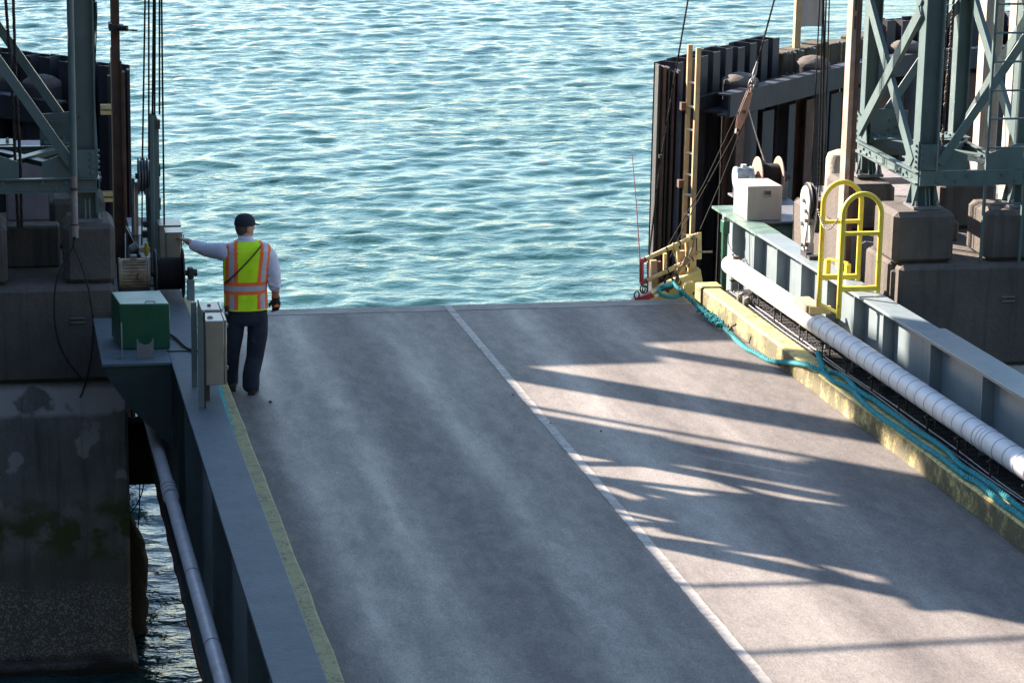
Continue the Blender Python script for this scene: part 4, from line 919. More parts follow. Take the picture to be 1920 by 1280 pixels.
# barrier frame
t = thing('barrier_frame', 'tan tubular barrier frame with a red end, at the right of the ramp edge', 'barrier', P(1215, 545, y=yg))
U0, U1, D0, D1 = P(1208, 487, y=yg), P(1306, 441, y=yg), P(1210, 527, y=yg), P(1308, 481, y=yg)
MB().tube([U0, U0.lerp(U1, .5), U1], .028, 14).build('upper_rail', 'tan_pipe' if 'tan_pipe' in T else 'oldyellow', t)
MB().tube([D0, D0.lerp(D1, .5), D1], .028, 14).build('lower_rail', 'oldyellow', t)
MB().bar(P(1311, 436, y=yg), P(1311, 486, y=yg), .055, .02, up=(0, 1, 0)).build('end_plate', 'oldyellow', t, bevel=.004)
MB().tube([P(1203, 490, y=yg), P(1203, 527, y=yg)], .028, 12).build('red_end_post', 'red', t); MB().tube([P(1214, 492, y=yg), P(1215, 522, y=yg)], .012, 8).build('red_bar', 'red', t)
for a, b, c_ in ((P(1209, 487, y=yg), P(1200, 491, y=yg), 'red_elbow'), (P(1212, 526, y=yg), P(1200, 531, y=yg), 'red_elbow')): MB().cyl(a, b, .031, n=14).build(c_, 'red', t)
for u in (.02, .43, .68, .9):
    for q0, q1 in ((U0, U1), (D0, D1)): p = q0.lerp(q1, u); MB().cyl(p - (U1 - U0) * .012, p + (U1 - U0) * .012, .0315, n=14).build('ring_clamp', 'steel_dark', t)
for a, b, w, m in (((1247, 475), (1247, 512), .04, 'oldyellow'), ((1287, 450), (1290, 500), .035, 'oldyellow'), ((1225, 488), (1228, 540), .075, 'tan'), ((1235, 490), (1238, 522), .05, 'rust'), ((1276, 470), (1278, 540), .1, 'tan'), ((1296, 440), (1298, 540), .1, 'oldyellow')):
    MB().bar(P(*a, y=yg + .06), P(*b, y=yg + .06), w, .05, up=(0, 1, 0)).build('upright', m, t)
mb = MB()
for k in range(4):
    c = P(1262 + 3 * k, 462 + k, y=yg); mb.tube([c + Vector((.01 * math.sin(q * 2), .036 * math.cos(q), .04 * math.sin(q))) for q in np.linspace(0, 2 * math.pi, 14)[:-1]], .008, 6, closed=True)
tag(laid_rope(mb, [P(1262, 470, y=yg - .04), P(1268, 490, y=yg - .03), P(1265, 520, y=yg - .02)], .009, .06).build('rope', 'oldyellow'), 'yellowish rope wrapped several times round the upper tan rail', 'rope')
mb = MB()
laid_rope(mb, [P(1293, 448, y=yg - .045), P(1301, 441, y=yg - .05), P(1302, 452, y=yg - .05), P(1296, 470, y=yg - .05), P(1286, 490, y=yg - .05), P(1275, 505, y=yg - .05), P(1268, 522, y=yg - .04)], .014, .07)
laid_rope(mb, [P(1290, 455, y=yg - .045), P(1290, 475, y=yg - .07), P(1279, 497, y=yg - .06), P(1272, 505, y=yg - .06), P(1266, 518, y=yg - .05)], .013, .07)
laid_rope(mb, [P(1281, 492, y=yg - .05), P(1286, 484, y=yg - .08), P(1293, 488, y=yg - .06), P(1283, 499, y=yg - .07)], .012, .07)
tag(mb.build('rope', 'ropepale'), 'frayed pale rope knotted between the two tan rails', 'rope')
t = thing('shackle', 'large round steel shackle holding the teal rope end', 'shackle', P(1258, 535, y=yg - .1))
for (a, b, r, rr) in ((1255, 530, .055, .014), (1266, 521, .042, .011), (1272, 528, .03, .009)):
    c = P(a, b, y=yg - .1); MB().tube([c + Vector((r * math.cos(q), .03 * math.sin(q), r * 1.15 * math.sin(q))) for q in np.linspace(0, 2 * math.pi, 20)[:-1]], rr, 8, closed=True).build('ring', 'rust', t)
c = P(1252, 544, y=yg - .1); MB().lathe(c, (-.6, -.4, .2), [(0, .03), (.05, .055), (.1, .05), (.14, .02)], 16).build('rubber_bush', 'black', t)
# red apron parts and yellow side plates past the ramp edge
t = thing('apron_plate', 'red steel apron plate with two rusty rings just past the ramp edge', 'apron', P(1195, 555, y=4.6))
MB().prism([P(1180, 570, y=4.62), P(1192, 559, y=4.62), P(1222, 549, y=4.62), P(1228, 556, y=4.62), P(1228, 572, y=4.62), P(1180, 580, y=4.62)], (0, .1, 0)).build('plate', 'red', t, bevel=.006)
for (a, b) in ((1194, 553), (1205, 542), (1209, 543)):
    c = P(a, b, y=4.6); MB().tube([c + Vector((.03 * math.cos(q), 0, .045 * math.sin(q))) for q in np.linspace(0, 2 * math.pi, 16)[:-1]], .009, 8, closed=True).build('ring', 'rust', t)
t = thing('guide_plate', 'worn yellow tapering guide plate at the far right corner of the ramp', 'guide plate', P(1270, 560, y=4.7))
MB().prism([P(1206, 566, y=4.8), P(1236, 540, y=4.8), P(1314, 505, y=4.8), P(1318, 532, y=4.8), P(1300, 575, y=4.8), P(1206, 590, y=4.8)], (0, .16, 0)).build('plate', 'yellowdull' if 'yellowdull' in T else 'kerb', t, bevel=.006)
MB().prism([P(1216, 563, y=4.6), P(1250, 548, y=4.6), P(1262, 560, y=4.6), P(1262, 575, y=4.6), P(1216, 580, y=4.6)], (0, .12, 0)).build('lower_plate', 'yellowdull', t, bevel=.006)
MB().prism([P(1284, 531, y=4.5), P(1302, 530, y=4.5), P(1308, 536, y=4.5), P(1308, 566, y=4.5), P(1284, 566, y=4.5)], (0, .09, 0)).build('lug_plate', 'yellowdull', t, bevel=.006)
MB().cyl(P(1302, 550, y=4.49), P(1302, 550, y=4.52), .02, n=14).build('lug_hole', 'black', t)

# teal mooring rope
rp = [P(1262, 530, y=yg - .13), P(1270, 540, h=.25), P(1283, 551, h=.2), P(1296, 562, h=.14), P(1308, 574, h=.08), P(1322, 588, h=.06), P(1336, 598, h=.05), P(1352, 610, h=.04), P(1368, 624, h=.035), P(1384, 640, h=.035), P(1400, 653, h=.035), P(1420, 663, h=.035), P(1440, 674, h=.035), P(1456, 678, x=2.91), P(1474, 679, x=2.915), P(1492, 680, x=2.93), P(1512, 683, h=.265), P(1524, 688, h=.265), P(1537, 694, h=.25)]
lowp = [(1537, 694), (1548, 702), (1562, 714), (1582, 722), (1600, 733), (1618, 753), (1640, 773), (1660, 787), (1680, 800), (1705, 817), (1730, 834), (1748, 846), (1765, 857), (1790, 877), (1812, 894), (1835, 906), (1860, 927), (1885, 948), (1905, 960), (1925, 976), (1960, 1005)]
upp = [(1537, 694), (1550, 698), (1570, 700), (1588, 710), (1604, 728), (1622, 740), (1640, 750), (1660, 765), (1682, 780), (1705, 797), (1728, 812), (1752, 827), (1776, 845), (1800, 870), (1830, 889), (1858, 908), (1880, 925), (1905, 945), (1925, 960), (1960, 988)]
R1 = rp + [P(*q, h=.25) for q in lowp[1:]]
mb = MB(); laid_rope(mb, R1, .0235, .15, 3, 7, .015)
lp = [P(1262, 534, y=yg - .13), P(1250, 535, h=.32), P(1238, 540, h=.3), P(1236, 549, h=.26), P(1247, 555, h=.2), P(1262, 557, h=.17), P(1275, 553, h=.18), P(1282, 551, h=.2)]
laid_rope(mb, lp, .0235, .15, 3, 7, .015)
tag(mb.build('rope', 'rope'), 'thick teal rope looped through the shackle, over the deck and down the right kerb', 'rope')
mb = MB(); laid_rope(mb, [P(*q, h=.262) for q in upp], .0235, .15, 3, 7, .015)
laid_rope(mb, [P(1546, 694, h=.27), P(1541, 684, h=.28), P(1537, 672, h=.28), P(1534, 660, h=.28)], .026, .15, 3, 7, .015)
tag(mb.build('rope', 'rope'), 'second teal rope strand lying along the grating side of the kerb, with a short stub', 'rope')
mb = MB(); random.seed(3)
for k in range(9):
    c = P(1316 + 4.5 * k, 580 + 3.6 * k, h=.06); a_ = random.random() * 3; r = .045
    laid_rope(mb, [c + Vector((r * math.cos(a_ + q) * (1 + .4 * math.sin(3 * q)), r * 1.1 * math.sin(a_ + q), .025 * math.sin(2 * q + k))) for q in np.linspace(0, 5.2, 8)], .016, .07, 3, 5, .014)
tag(mb.build('rope_knot', 'rope'), 'tangled teal rope knot at the foot of the yellow kerb', 'knot')
laces = MB()
for i in range(10): a, b = P(1516 + 3 * i, 652 + .8 * i + (i % 2) * 2, h=.2), P(1519 + 3 * i, 654 + .8 * i, h=.2); laces.cyl(a, b + Vector((0, 0, .01)), .011, n=6)
tag(laces.build('cord', 'ropepale'), 'short twisted pale cord lying on the grating at the rope stub', 'cord')
mb = MB(); laid_rope(mb, [P(1366, 620, h=.1), P(1372, 612, h=.16), P(1380, 608, h=.2)], .012, .05); tag(mb.build('strap', 'black'), 'short black strap at the kerb beside the teal knot', 'strap')
# small debris on the deck
random.seed(12)
for i, (a, b, r, lab) in enumerate(((1127, 808, .012, 'tiny dark stone right of the lane line, in the middle of the ramp'), (1032, 793, .01, 'tiny dark stone touching the lane line'), (507, 754, .02, 'small dark lump on the ramp just below the person'), (962, 740, .01, 'tiny dark speck on the lane line'))):
    c = P(a, b, h=.006); m_ = MB(); m_.lathe(c, (0, 0, 1), [(0, r), (r * .5, r * .9), (r * .9, r * .4)], 7); tag(m_.build('stone', 'black'), lab, 'stone')

# ================================================================== LEFT SIDE OF THE RAMP
t = thing('winch_platform', 'grey bracket platform standing out from the left girder under the green box', 'platform', RM(-3.95, -1.5, 0))
MB().rbox(-4.26, -3.652, -2.46, -.46, .945, FL + .002).build('plate', 'girder_left', t, bevel=.003)
MB().rbox(-3.99, -3.652, -.458, 4.2, .945, FL + .001).build('plate', 'girder_left', t, bevel=.003)
for s, m in ((-2.44, 'darkteal'), (-.6, 'darkteal')):
    MB().prism([RM(-4.24, s, .944), RM(-3.655, s, .944), RM(-3.655, s, .17), RM(-3.7, s, .24), RM(-4.02, s, .56), RM(-4.22, s, .86)], EU * .012).build('bracket_plate', m, t)
MB().rbox(-4.25, -4.235, -2.42, -.5, .86, .944).build('edge_stiffener', 'darkteal', t); MB().rbox(-3.6, -3.52, -2.46, -2.44, -.7, .94).build('web_plate', 'darkteal', t)
# green box
zt = P(224, 571, y=P(226, 656, h=FL).y).z
tp = [P(*q, z=zt) for q in ((224, 571), (318, 570), (300, 545), (208, 548))]
pb = [Vector((p.x, p.y, P(226, 656, h=FL).z + .006)) for p in tp]
t = thing('equipment_box', 'dark green steel box with a scuffed lid handle on the left platform', 'box', sum(pb, Vector()) / 4)
MB().hexa(pb + tp).build('body', 'green', t, bevel=.006)
c = sum(tp, Vector()) / 4; e = (tp[1] - tp[0]).normalized(); f = (tp[3] - tp[0]).normalized()
lid = [c + e * a + f * b + Vector((0, 0, .001)) for a, b in ((-.1, .1), (-.02, .16), (.18, -.05), (.02, -.04))]
MB().prism([p + Vector((0, 0, 0)) for p in (tp[0] + (c - tp[0]) * .04, tp[1] + (c - tp[1]) * .04, tp[2] + (c - tp[2]) * .04, tp[3] + (c - tp[3]) * .04)], (0, 0, .004)).build('lid', mat('worn_lid', (.16, .28, .24), (.06, .17, .12), 5, .35, rust=.2, streak=.3), t)
h0 = tp[0] + e * .235 + f * .03; MB().tube([h0 + Vector((0, 0, .004)), h0 + Vector((0, 0, .02)), h0 + e * .085 + Vector((0, 0, .02)), h0 + e * .085 + Vector((0, 0, .004))], .006, 6).build('handle', 'galv', t)
a, b = P(251, 606, y=tp[0].y), P(276, 631, y=tp[0].y); mb = MB(); n_ = e.cross(Vector((0, 0, 1))); mb.obox((a + b) / 2 + Vector((0, -.004, 0)), e * .066, n_ * .003, (0, 0, .065)); mb.build('plate', 'green', t)
# saddle bracket and fin
def at_s(px, py, h=FL): x, s = RS(px, py, h); return x, s
x0, s0 = at_s(257, 673); x1, _ = at_s(289, 673); hh = .18; cx, r = (x0 + x1) / 2, (x1 - x0) / 2 - .012
pl = [RM(x0, s0, FL + .003), RM(x1, s0, FL + .003), RM(x1, s0, FL + hh)] + [RM(cx + r * math.cos(q), s0, FL + hh - .0 - .055 * math.sin(q)) for q in np.linspace(0, math.pi, 10)] + [RM(x0, s0, FL + hh)]
tag(MB().prism(pl, EU * .012).build('saddle_bracket', 'galv'), 'empty U-shaped pipe saddle standing in front of the green box', 'bracket')
x0, s0 = at_s(228, 675); tag(MB().prism([RM(x0, s0, FL + .003), RM(x0, s0 + .1, FL + .003), RM(x0, s0 + .07, FL + .3), RM(x0, s0 + .04, FL + .33), RM(x0, s0 + .02, FL + .28)], (.012, 0, 0)).build('fin_bracket', 'galv'), 'thin upright steel fin left of the U-shaped saddle', 'bracket')
x0, s0 = at_s(318, 640); tag(MB().tube(smoothpath([RM(-3.66, -1.2, FL + .03), RM(-3.55, -1.5, FL + .018), RM(-3.48, -1.95, FL + .018), RM(-3.4, -2.1, FL + .018), RM(-3.36, -2.1, FL + .018)]), .014, 8).build('hose', 'black'), 'black hose running from the green box across the left girder', 'hose')
tag(MB().rbox(-3.66, -3.36, -2.02, -1.98, FL + .002, FL + .012).build('flat_bar', 'steel_dark'), 'flat dark steel bar lying on the girder beside the green box', 'bar')
wl = winch(-1, 'winch with rust-streaked cream motor and black cable drum behind the green box', -3.985, -3.665, -3.615, -3.345, .33, FL + .27, .245, 'cream', 'steel_dark', 'black', 'cable', .165)
# junction in front of winch: pipe elbow
mb = MB(); mb.tube(smoothpath([RM(-3.8, 1.5, FL), RM(-3.8, 1.5, FL + .26), RM(-3.77, 1.5, FL + .31), RM(-3.72, 1.5, FL + .32)]), .03, 14); mb.cyl(RM(-3.79, 1.5, FL + .3), RM(-3.72, 1.5, FL + .34), .045, n=14)
tag(mb.build('vent_pipe', 'galv'), 'rusty gooseneck vent pipe behind the cream motor', 'pipe')
t = thing('mast', 'blue-green steel mast with a rusty top beside the hanging cables on the left', 'mast', RM(-3.5, 2.0, FL))
ym = 1.9; a, b = P(292, 490, y=ym), P(293, 212, y=ym)
MB().box(a.x - .052, a.x - .004, ym - .05, ym + .05, a.z - .5, b.z).build('upright', 'tower', t, bevel=.006); MB().prism([(a.x - .003, ym - .03, a.z - .5), (a.x + .05, ym - .03, a.z - .5), (a.x + .05, ym - .03, b.z - .09), (a.x + .02, ym - .03, b.z - .01), (a.x - .003, ym - .03, b.z)], (0, .06, 0)).build('upright', 'tower', t, bevel=.004)
MB().box(a.x + .02, a.x + .062, ym - .045, ym + .03, b.z - .16, b.z - .07).build('top_bracket', 'rust', t); MB().prism([(a.x + .051, ym - .03, a.z - .5), (a.x + .14, ym - .03, a.z - .5), (a.x + .14, ym - .03, a.z + .25), (a.x + .1, ym - .03, a.z + .3), (a.x + .051, ym - .03, a.z + .45)], (0, .012, 0)).build('knee_plate', 'girder', t)
for z in (a.z + .55, a.z + .9): MB().box(a.x + .05, a.x + .06, ym - .03, ym + .02, z, z + .12).build('hinge', 'rust', t)
t = thing('post', 'shorter grey steel post left of the cable sheave', 'post', RM(-3.68, 2, FL)); a, b = P(254, 470, y=2.3), P(254, 333, y=2.3)
MB().box(a.x - .035, a.x + .002, 2.25, 2.35, a.z - .3, b.z).build('upright', 'galv', t, bevel=.01); MB().box(a.x + .003, a.x + .035, 2.27, 2.33, a.z - .3, b.z - .05).build('upright', 'wood', t); MB().rbox(-3.72, -3.5, 2.3, 2.36, FL + .12, FL + .17).build('cross_bar', 'wood', t); MB().rbox(-3.72, -3.5, 2.3, 2.36, FL + .02, FL + .07).build('cross_bar', 'wood', t)
t = thing('cable_sheave', 'grey grooved cable sheave carried between the mast and the shorter post', 'pulley', P(271, 335, y=2.1))
c = P(268, 330, y=2.1); r = .195
for k, dx in enumerate((-.05, -.02, .01, .04)):
    MB().lathe(c + Vector((dx, 0, 0)), (1, 0, 0), [(0, r), (.008, r), (.014, r - .03), (.02, r - .03)], 40).build('groove_rim', 'galv', t)
MB().cyl(c + Vector((-.08, 0, 0)), c + Vector((.1, 0, 0)), .03, n=16).build('axle', 'steel_dark', t); MB().bar(c + Vector((.03, -.2, -.1)), c + Vector((.055, -.02, -.75)), .04, .02).build('strap', 'tower', t)
mb = MB(); c2 = P(277, 440, y=1.8); mb.box(c2.x - .05, c2.x, 1.78, 1.85, c2.z - .03, c2.z + .04); mb.box(c2.x - .045, c2.x + .005, 1.78, 1.85, c2.z + .08, c2.z + .14); tag(mb.build('limit_switch', 'black'), 'small black limit switches on the left mast', 'switch')
c2 = P(275, 466, y=1.75); tag(MB().box(c2.x - .025, c2.x + .015, 1.7, 1.76, c2.z - .07, c2.z + .07).build('yellow_valve', 'yellow', bevel=.01), 'small yellow fitting low on the left mast', 'fitting')
t = thing('steel_trough', 'dark sloping side plate and pale tray behind the cream motor', 'tray', RM(-3.8, 2.5, FL))
p = [P(236, 424, y=2.6), P(262, 478, y=1.3), P(262, 520, y=1.3), P(236, 520, y=2.6)]
MB().prism(p, (.012, 0, 0)).build('side_plate', 'darkteal', t); MB().prism([P(240, 424, y=2.62), P(300, 424, y=2.62), P(300, 440, y=2.2), P(248, 440, y=2.2)], (0, 0, -.01)).build('tray_plate', 'galv', t)
tag(MB().rbox(-3.62, -3.55, 1.05, 1.3, FL + .002, FL + .02).build('flat_plate', 'steel_dark'), 'small dark plate bolted on the girder behind the drum', 'plate')
# stainless cabinets the person leans on
t = thing('control_cabinet', 'pale steel control cabinet touched by the person, above the cable drum', 'cabinet', P(325, 480, y=.85))
yc = .86; a, b = P(313, 520, y=yc), P(341, 437, y=yc); MB().box(a.x, b.x - .012, yc, yc + .24, a.z - .05, b.z).build('body', 'cabinet', t, bevel=.005); MB().box(b.x - .0115, b.x + .003, yc + .004, yc + .236, a.z - .03, b.z - .01).build('door', 'cabinet', t, bevel=.002)
MB().box(a.x - .01, b.x + .008, yc - .008, yc + .245, b.z + .001, b.z + .01).build('lid', 'cabinet', t)
MB().tube([Vector((b.x + .004, yc + .05, b.z - .03)), Vector((b.x + .02, yc + .05, b.z - .035)), Vector((b.x + .02, yc + .05, b.z - .12)), Vector((b.x + .004, yc + .05, b.z - .125))], .005, 6).build('handle', 'black', t)
t = thing('control_cabinet', 'second pale steel cabinet just behind the one touched by the person', 'cabinet', P(322, 460, y=1.3))
yc = 1.4; a, b = P(300, 500, y=yc), P(339, 424, y=yc); MB().box(a.x, b.x, yc, yc + .3, a.z, b.z).build('body', 'cabinet', t, bevel=.005); MB().box(a.x - .006, b.x + .006, yc - .006, yc + .306, b.z + .001, b.z + .012).build('lid', 'cabinet', t)
# near posts and cabinets
t = thing('post', 'blue-green flat steel post left of the near cabinets', 'post', P(365, 725, h=FL)); p0, p1 = P(365, 725, h=FL), P(365, 567, y=P(365, 725, h=FL).y)
MB().box(p0.x - .024, p0.x + .024, p0.y, p0.y + .02, p0.z, p1.z).build('flat', 'tower', t)
t = thing('post', 'tall angle-iron post carrying the near stainless cabinet', 'post', P(380, 766, h=FL)); p0 = P(379, 766, h=FL); zt_ = P(374, 585, y=p0.y).z
MB().prism([(p0.x - .03, p0.y, p0.z), (p0.x + .018, p0.y, p0.z), (p0.x + .018, p0.y, zt_ - .08), (p0.x - .02, p0.y, zt_ + .1), (p0.x - .03, p0.y, zt_ + .1)], (0, .012, 0)).build('angle_leg', 'tower', t)
MB().box(p0.x + .019, p0.x + .032, p0.y + .0, p0.y + .06, p0.z, zt_).build('angle_leg', 'steel_dark', t); MB().box(p0.x + .036, p0.x + .085, p0.y + .25, p0.y + .3, p0.z, P(392, 722, y=p0.y + .25).z).build('stub', 'rust', t)
yc = -4.05; a, b = P(386, 723, y=yc), P(425, 601, y=yc)
t = thing('cabinet', 'tall stainless cabinet nearest the camera on the left girder', 'cabinet', (a.x, yc, a.z))
MB().box(a.x, b.x - .022, yc, yc + .3, a.z, b.z).build('body', 'cabinet', t, bevel=.006); MB().box(b.x - .0215, b.x, yc + .002, yc + .298, a.z + .004, b.z + .003).build('door', 'cabinet', t, bevel=.004)
for z in (a.z + .14, a.z + .5): MB().box(b.x + .001, b.x + .014, yc + .02, yc + .05, z - .014, z + .014).build('latch', 'galv', t)
MB().tube([(a.x + .05 + .022 * math.cos(q), yc + .12 + .03 * math.sin(q), b.z + .004) for q in np.linspace(0, 2 * math.pi, 12)[:-1]], .004, 5, closed=True).build('lifting_eye', 'galv', t)
yc = -3.45; a, b = P(378, 700, y=yc), P(418, 580, y=yc)
t = thing('cabinet', 'second stainless cabinet standing right behind the nearest one', 'cabinet', (a.x, yc, a.z))
MB().box(a.x, b.x - .02, yc, yc + .3, a.z, b.z).build('body', 'cabinet', t, bevel=.006); MB().box(b.x - .0195, b.x, yc + .002, yc + .298, a.z + .004, b.z + .003).build('door', 'cabinet', t, bevel=.004)
MB().cyl((b.x + .001, yc + .03, b.z - .1), (b.x + .03, yc + .03, b.z - .1), .016, n=10).build('latch', 'galv', t)
MB().cyl((b.x + .05, yc + .1, b.z - .06), (b.x - .001, yc + .1, b.z - .06), .01, n=10).build('latch', 'galv', t); MB().cyl((a.x + .08, yc + .15, b.z), (a.x + .08, yc + .15, b.z + .012), .016, n=10).build('knob', 'steel_dark', t)
# hoist cables left
yk = 1.75
for i, ((a, b), (c, d), lab) in enumerate((((272, 0), (267, 300), 'leftmost'), ((279, 0), (279, 300), 'second from the left'), ((288, 0), (286, 215), 'third from the left'), ((291, 0), (290, 215), 'fourth from the left'), ((299, 0), (299, 215), 'second from the right'), ((303, 0), (309, 520), 'rightmost and longest'))):
    p, q = P(a, b, y=yk + (.1 if i < 5 else -.3)), P(c, d, y=yk + (.1 if i < 5 else -.3)); top = q + (p - q) * (1 + 4 / max(.5, (p - q).length))
    cable('hoist_cable', [q, p, top], .0095 if i != 2 else .011, 'cable', '%s of the thin dark hoist cables hanging beside the left mast' % lab, 'cable', 'hoist cables beside the left mast', twist=False)
q = P(266, 460, y=2.2); p = P(267, 300, y=2.2); cable('hoist_cable', [q, p], .008, 'cable', 'short dark cable dropping below the left cable sheave', 'cable', twist=False)
for pix, lab in ((((11, 10), (20, 131), (28, 295), (34, 420), (40, 494)), 'thick twisted dark rope hanging left-most behind the left tower beam'), (((25, 0), (28, 98), (34, 230), (38, 311), (41, 420), (45, 494)), 'thick twisted dark rope hanging second from the left edge')):
    pts = [P(*q, y=.92) for q in pix]; pts[0] = pts[0] + (pts[0] - pts[1]) * 4
    cable('hoist_rope', pts, .0165, 'chain', lab, 'rope', 'thick ropes in the left tower', pitch=.075)
for pix, lab in ((((1777, 0), (1772, 80), (1764, 180), (1759, 268)), 'thick twisted dark rope inside the right tower, left one of the pair'), (((1788, 0), (1782, 80), (1773, 180), (1767, 268)), 'thick twisted dark rope inside the right tower, right one of the pair')):
    pts = [P(*q, y=.8) for q in pix]; pts[0] = pts[0] + (pts[0] - pts[1]) * 3; pts[-1] = pts[-1] + (pts[-1] - pts[-2]) * .6
    cable('hoist_rope', pts, .0165, 'chain', lab, 'rope', 'thick ropes in the right tower', pitch=.075)
# left lower pipe
t = thing('drain_pipe', 'grey-white plastic pipe with couplings running low along the outside of the left girder', 'pipe', RM(-3.78, -6, .2))
pa = P(298, 850, x=-3.77); pb_ = P(418, 1280, x=-3.77); d = (pb_ - pa).normalized(); q0 = pa - d * 4.2; q1 = pb_ + d * 6
MB().cyl(q0, q1, .056, n=24).build('pipe', 'pvc', t)
for (a, b) in ((317, 877), (433, 1262 + 10)):
    c = P(a, b, x=-3.77); c = pa + d * (c - pa).dot(d); MB().cyl(c - d * .2, c + d * .2, .068, n=24).build('coupling', 'pvc', t)
    for o_ in (-.06, .06, .19): MB().cyl(c + d * (o_ - .006), c + d * (o_ + .006), .0705, n=24).build('coupling_ring', 'band', t)
for (a, b) in ((361, 1045), (398, 1170)): c = P(a, b, x=-3.77); c = pa + d * (c - pa).dot(d); MB().cyl(c - d * .008, c + d * .008, .0585, n=24).build('clamp', 'band', t)
mb = MB(); random.seed(2); rings = []
for s in np.arange(-30, 4.8, .3):
    w = random.uniform(-.008, .008); rings.append([RM(-3.6, s, -.86), RM(-3.67 - w, s, -.86 - w), RM(-3.67 - w, s, -.805), RM(-3.6, s, -.803)])
mb.loft(rings); tag(mb.build('rusty_angle', 'rust'), 'rough rusty angle along the lower outer edge of the left girder', 'angle iron')
# teal rope on the left kerb
mb = MB(); laid_rope(mb, [P(404, 690, h=.36), P(411, 728, h=.36), P(418, 752, h=.36), P(425, 775, h=.35), P(433, 800, h=.32), P(438, 820, h=.26)], .0235, .15, 3, 7, .015)
tag(mb.build('rope', 'rope'), 'short teal rope lying between the left girder and its yellow kerb', 'rope')
# beam and piles between pier and ramp
a, b = P(242, 790, y=2.0), P(290, 903, y=2.0); tag(MB().box(a.x - .05, -3.1, 1.9, 2.2, b.z, a.z).build('cross_timber', 'blackwood', bevel=.02), 'heavy black timber between the left pier and the underside of the ramp', 'beam')
mb = MB(); random.seed(5); rings = []
for k, z in enumerate(np.linspace(-.9, -3.4, 26)):
    rr = (.11 + .12 * max(0, min(1, (-1.35 - z) / .5))) ; rings.append([Vector((-4.02 + rr * .8 + math.cos(q) * rr * random.uniform(.88, 1.1) - .09, 1.2 + math.sin(q) * rr * random.uniform(.88, 1.1), z + random.uniform(-.02, .02))) for q in np.linspace(0, 2 * math.pi, 19)[:-1]])
mb.loft(rings); tag(mb.build('barnacled_pile', mat('barnacle', (.022, .016, .016), (.05, .04, .038), 60, .9, bump=1.0, bscale=60), smooth=60), 'black barnacle-covered pile at the waterline beside the left pier', 'pile')
a, b = P(229, 720, y=1.5), P(240, 800, y=1.5); tag(MB().box(a.x, b.x + .005, 1.5, 1.7, -3.3, 1.0).build('timber_pile', 'blackwood'), 'dark upright timber directly behind the corner of the left pier', 'pile')
for pix, lab in ((((262, 900), (261, 960), (256, 1020)), 'straight thin dark line hanging from the black timber to the water'), (((272, 895), (264, 930), (250, 955), (240, 968)), 'slack thin dark line hanging in a curve from the black timber')):
    tag(MB().tube(smoothpath([P(*q, y=2.0) for q in pix]), .0075, 6).build('line', 'cable'), lab, 'rope')
# unseen blocks off to the left, added and shaped to cast the deck shadows
t = thing('shade_caster', 'long unseen grey block left of the ramp, added to shade the deck', 'shade caster', (-14, 0, -2.7))
def tb(x0, x1, y0, y1, z1):
    w = MB().box(x0, x1, y0, y1, -3.3, z1).build('wall', 'caster_grey', t); MB().box(x0 - .15, x1 + .15, y0 - .15, y1 + .15, z1 + .002, z1 + .22).build('roof', 'slab', t)
    for y in np.arange(y0 + .7, y1 - .8, 1.6):
        if y1 - y0 > 3: MB().box(x1 - .02, x1 + .03, y, y + .9, z1 - 1.5, z1 - .5).build('window', 'glass', t)
SHADE = True
m_ = MB(); random.seed(21); rings = []
for x in np.arange(-150, 151, 15): h_ = 34 + random.uniform(-4, 5); rings.append([Vector((x, -38 - abs(x) * .1, -3.4)), Vector((x, -42 - abs(x) * .1, h_ * .6)), Vector((x, -60, h_)), Vector((x, -140, h_)), Vector((x, -140, -3.4))])
m_.loft(rings); m_.build('sky_blocker', mat('blocker_dark', (.03, .04, .02), (.015, .02, .012), .5, .9))['kind'] = 'structure'  # unseen dark mass added behind the camera to block sky light
tb(-17, -8, -16, 11.4, 5.82); tb(-17, -8.001, 11.42, 13.5, 7.2); tb(-17, -8.002, 13.52, 17, 8.0)
MB().prism([(-8.0, 9.4, 6.045), (-8.0, -12, 6.045), (-8.0, -12, 6.66), (-8.0, 9.4, 6.05)], (.14, 0, 0)).build('shade_lip', 'slab', t)  # unseen sloping lip, shaped to keep the shade edge along the lane line
MB().box(-8.75, -8.45, 9.75, 10.35, 6.06, 9.8).build('shade_post', 'tower', t); MB().box(-8.75, -8.45, 6.95, 8.0, 6.06, 7.4).build('shade_block', 'caster_grey', t); MB().box(-8.7, -8.5, 7.1, 7.4, 7.41, 9.6).build('shade_post', 'tower', t); MB().box(-8.7, -8.5, 7.62, 7.95, 7.41, 9.3).build('shade_post', 'tower', t)  # unseen posts and block, added to throw shadow bands on the right lane
MB().box(-8.72, -8.48, 6.4, 8.3, 8.35, 9.2).build('shade_panel', 'caster_grey', t); MB().box(-8.72, -8.5, 7.3, 12.9, 9.21, 9.9).build('shade_beam', 'caster_grey', t); MB().box(-8.7, -8.5, 12.5, 12.8, 6.0, 9.2).build('shade_post', 'tower', t)  # unseen panel and beam, added to shade the right kerb and pipe
MB().box(-8.73, -8.49, 4.5, 11.2, 9.91, 11.0).build('shade_beam', 'caster_grey', t)  # unseen beam added to shade the right girder flange
MB().box(-8.7, -8.62, 8.46, 8.53, 6.06, 9.6).build('shade_post', 'tower', t)
for a, b, lab in (((-8.3, -.02, 6.2), (-6.2, .9, 6.85), 'lower unseen cable added to cast a thin deck shadow'), ((-8.3, 1.7, 6.2), (-6.2, 1.3, 6.0), 'upper unseen cable added to cast a thin deck shadow')):
    tag(MB().tube([a, b], .035, 8).build('shadow_cable', 'cable'), lab, 'cable')  # unseen cables, added for thin shadows across the deck
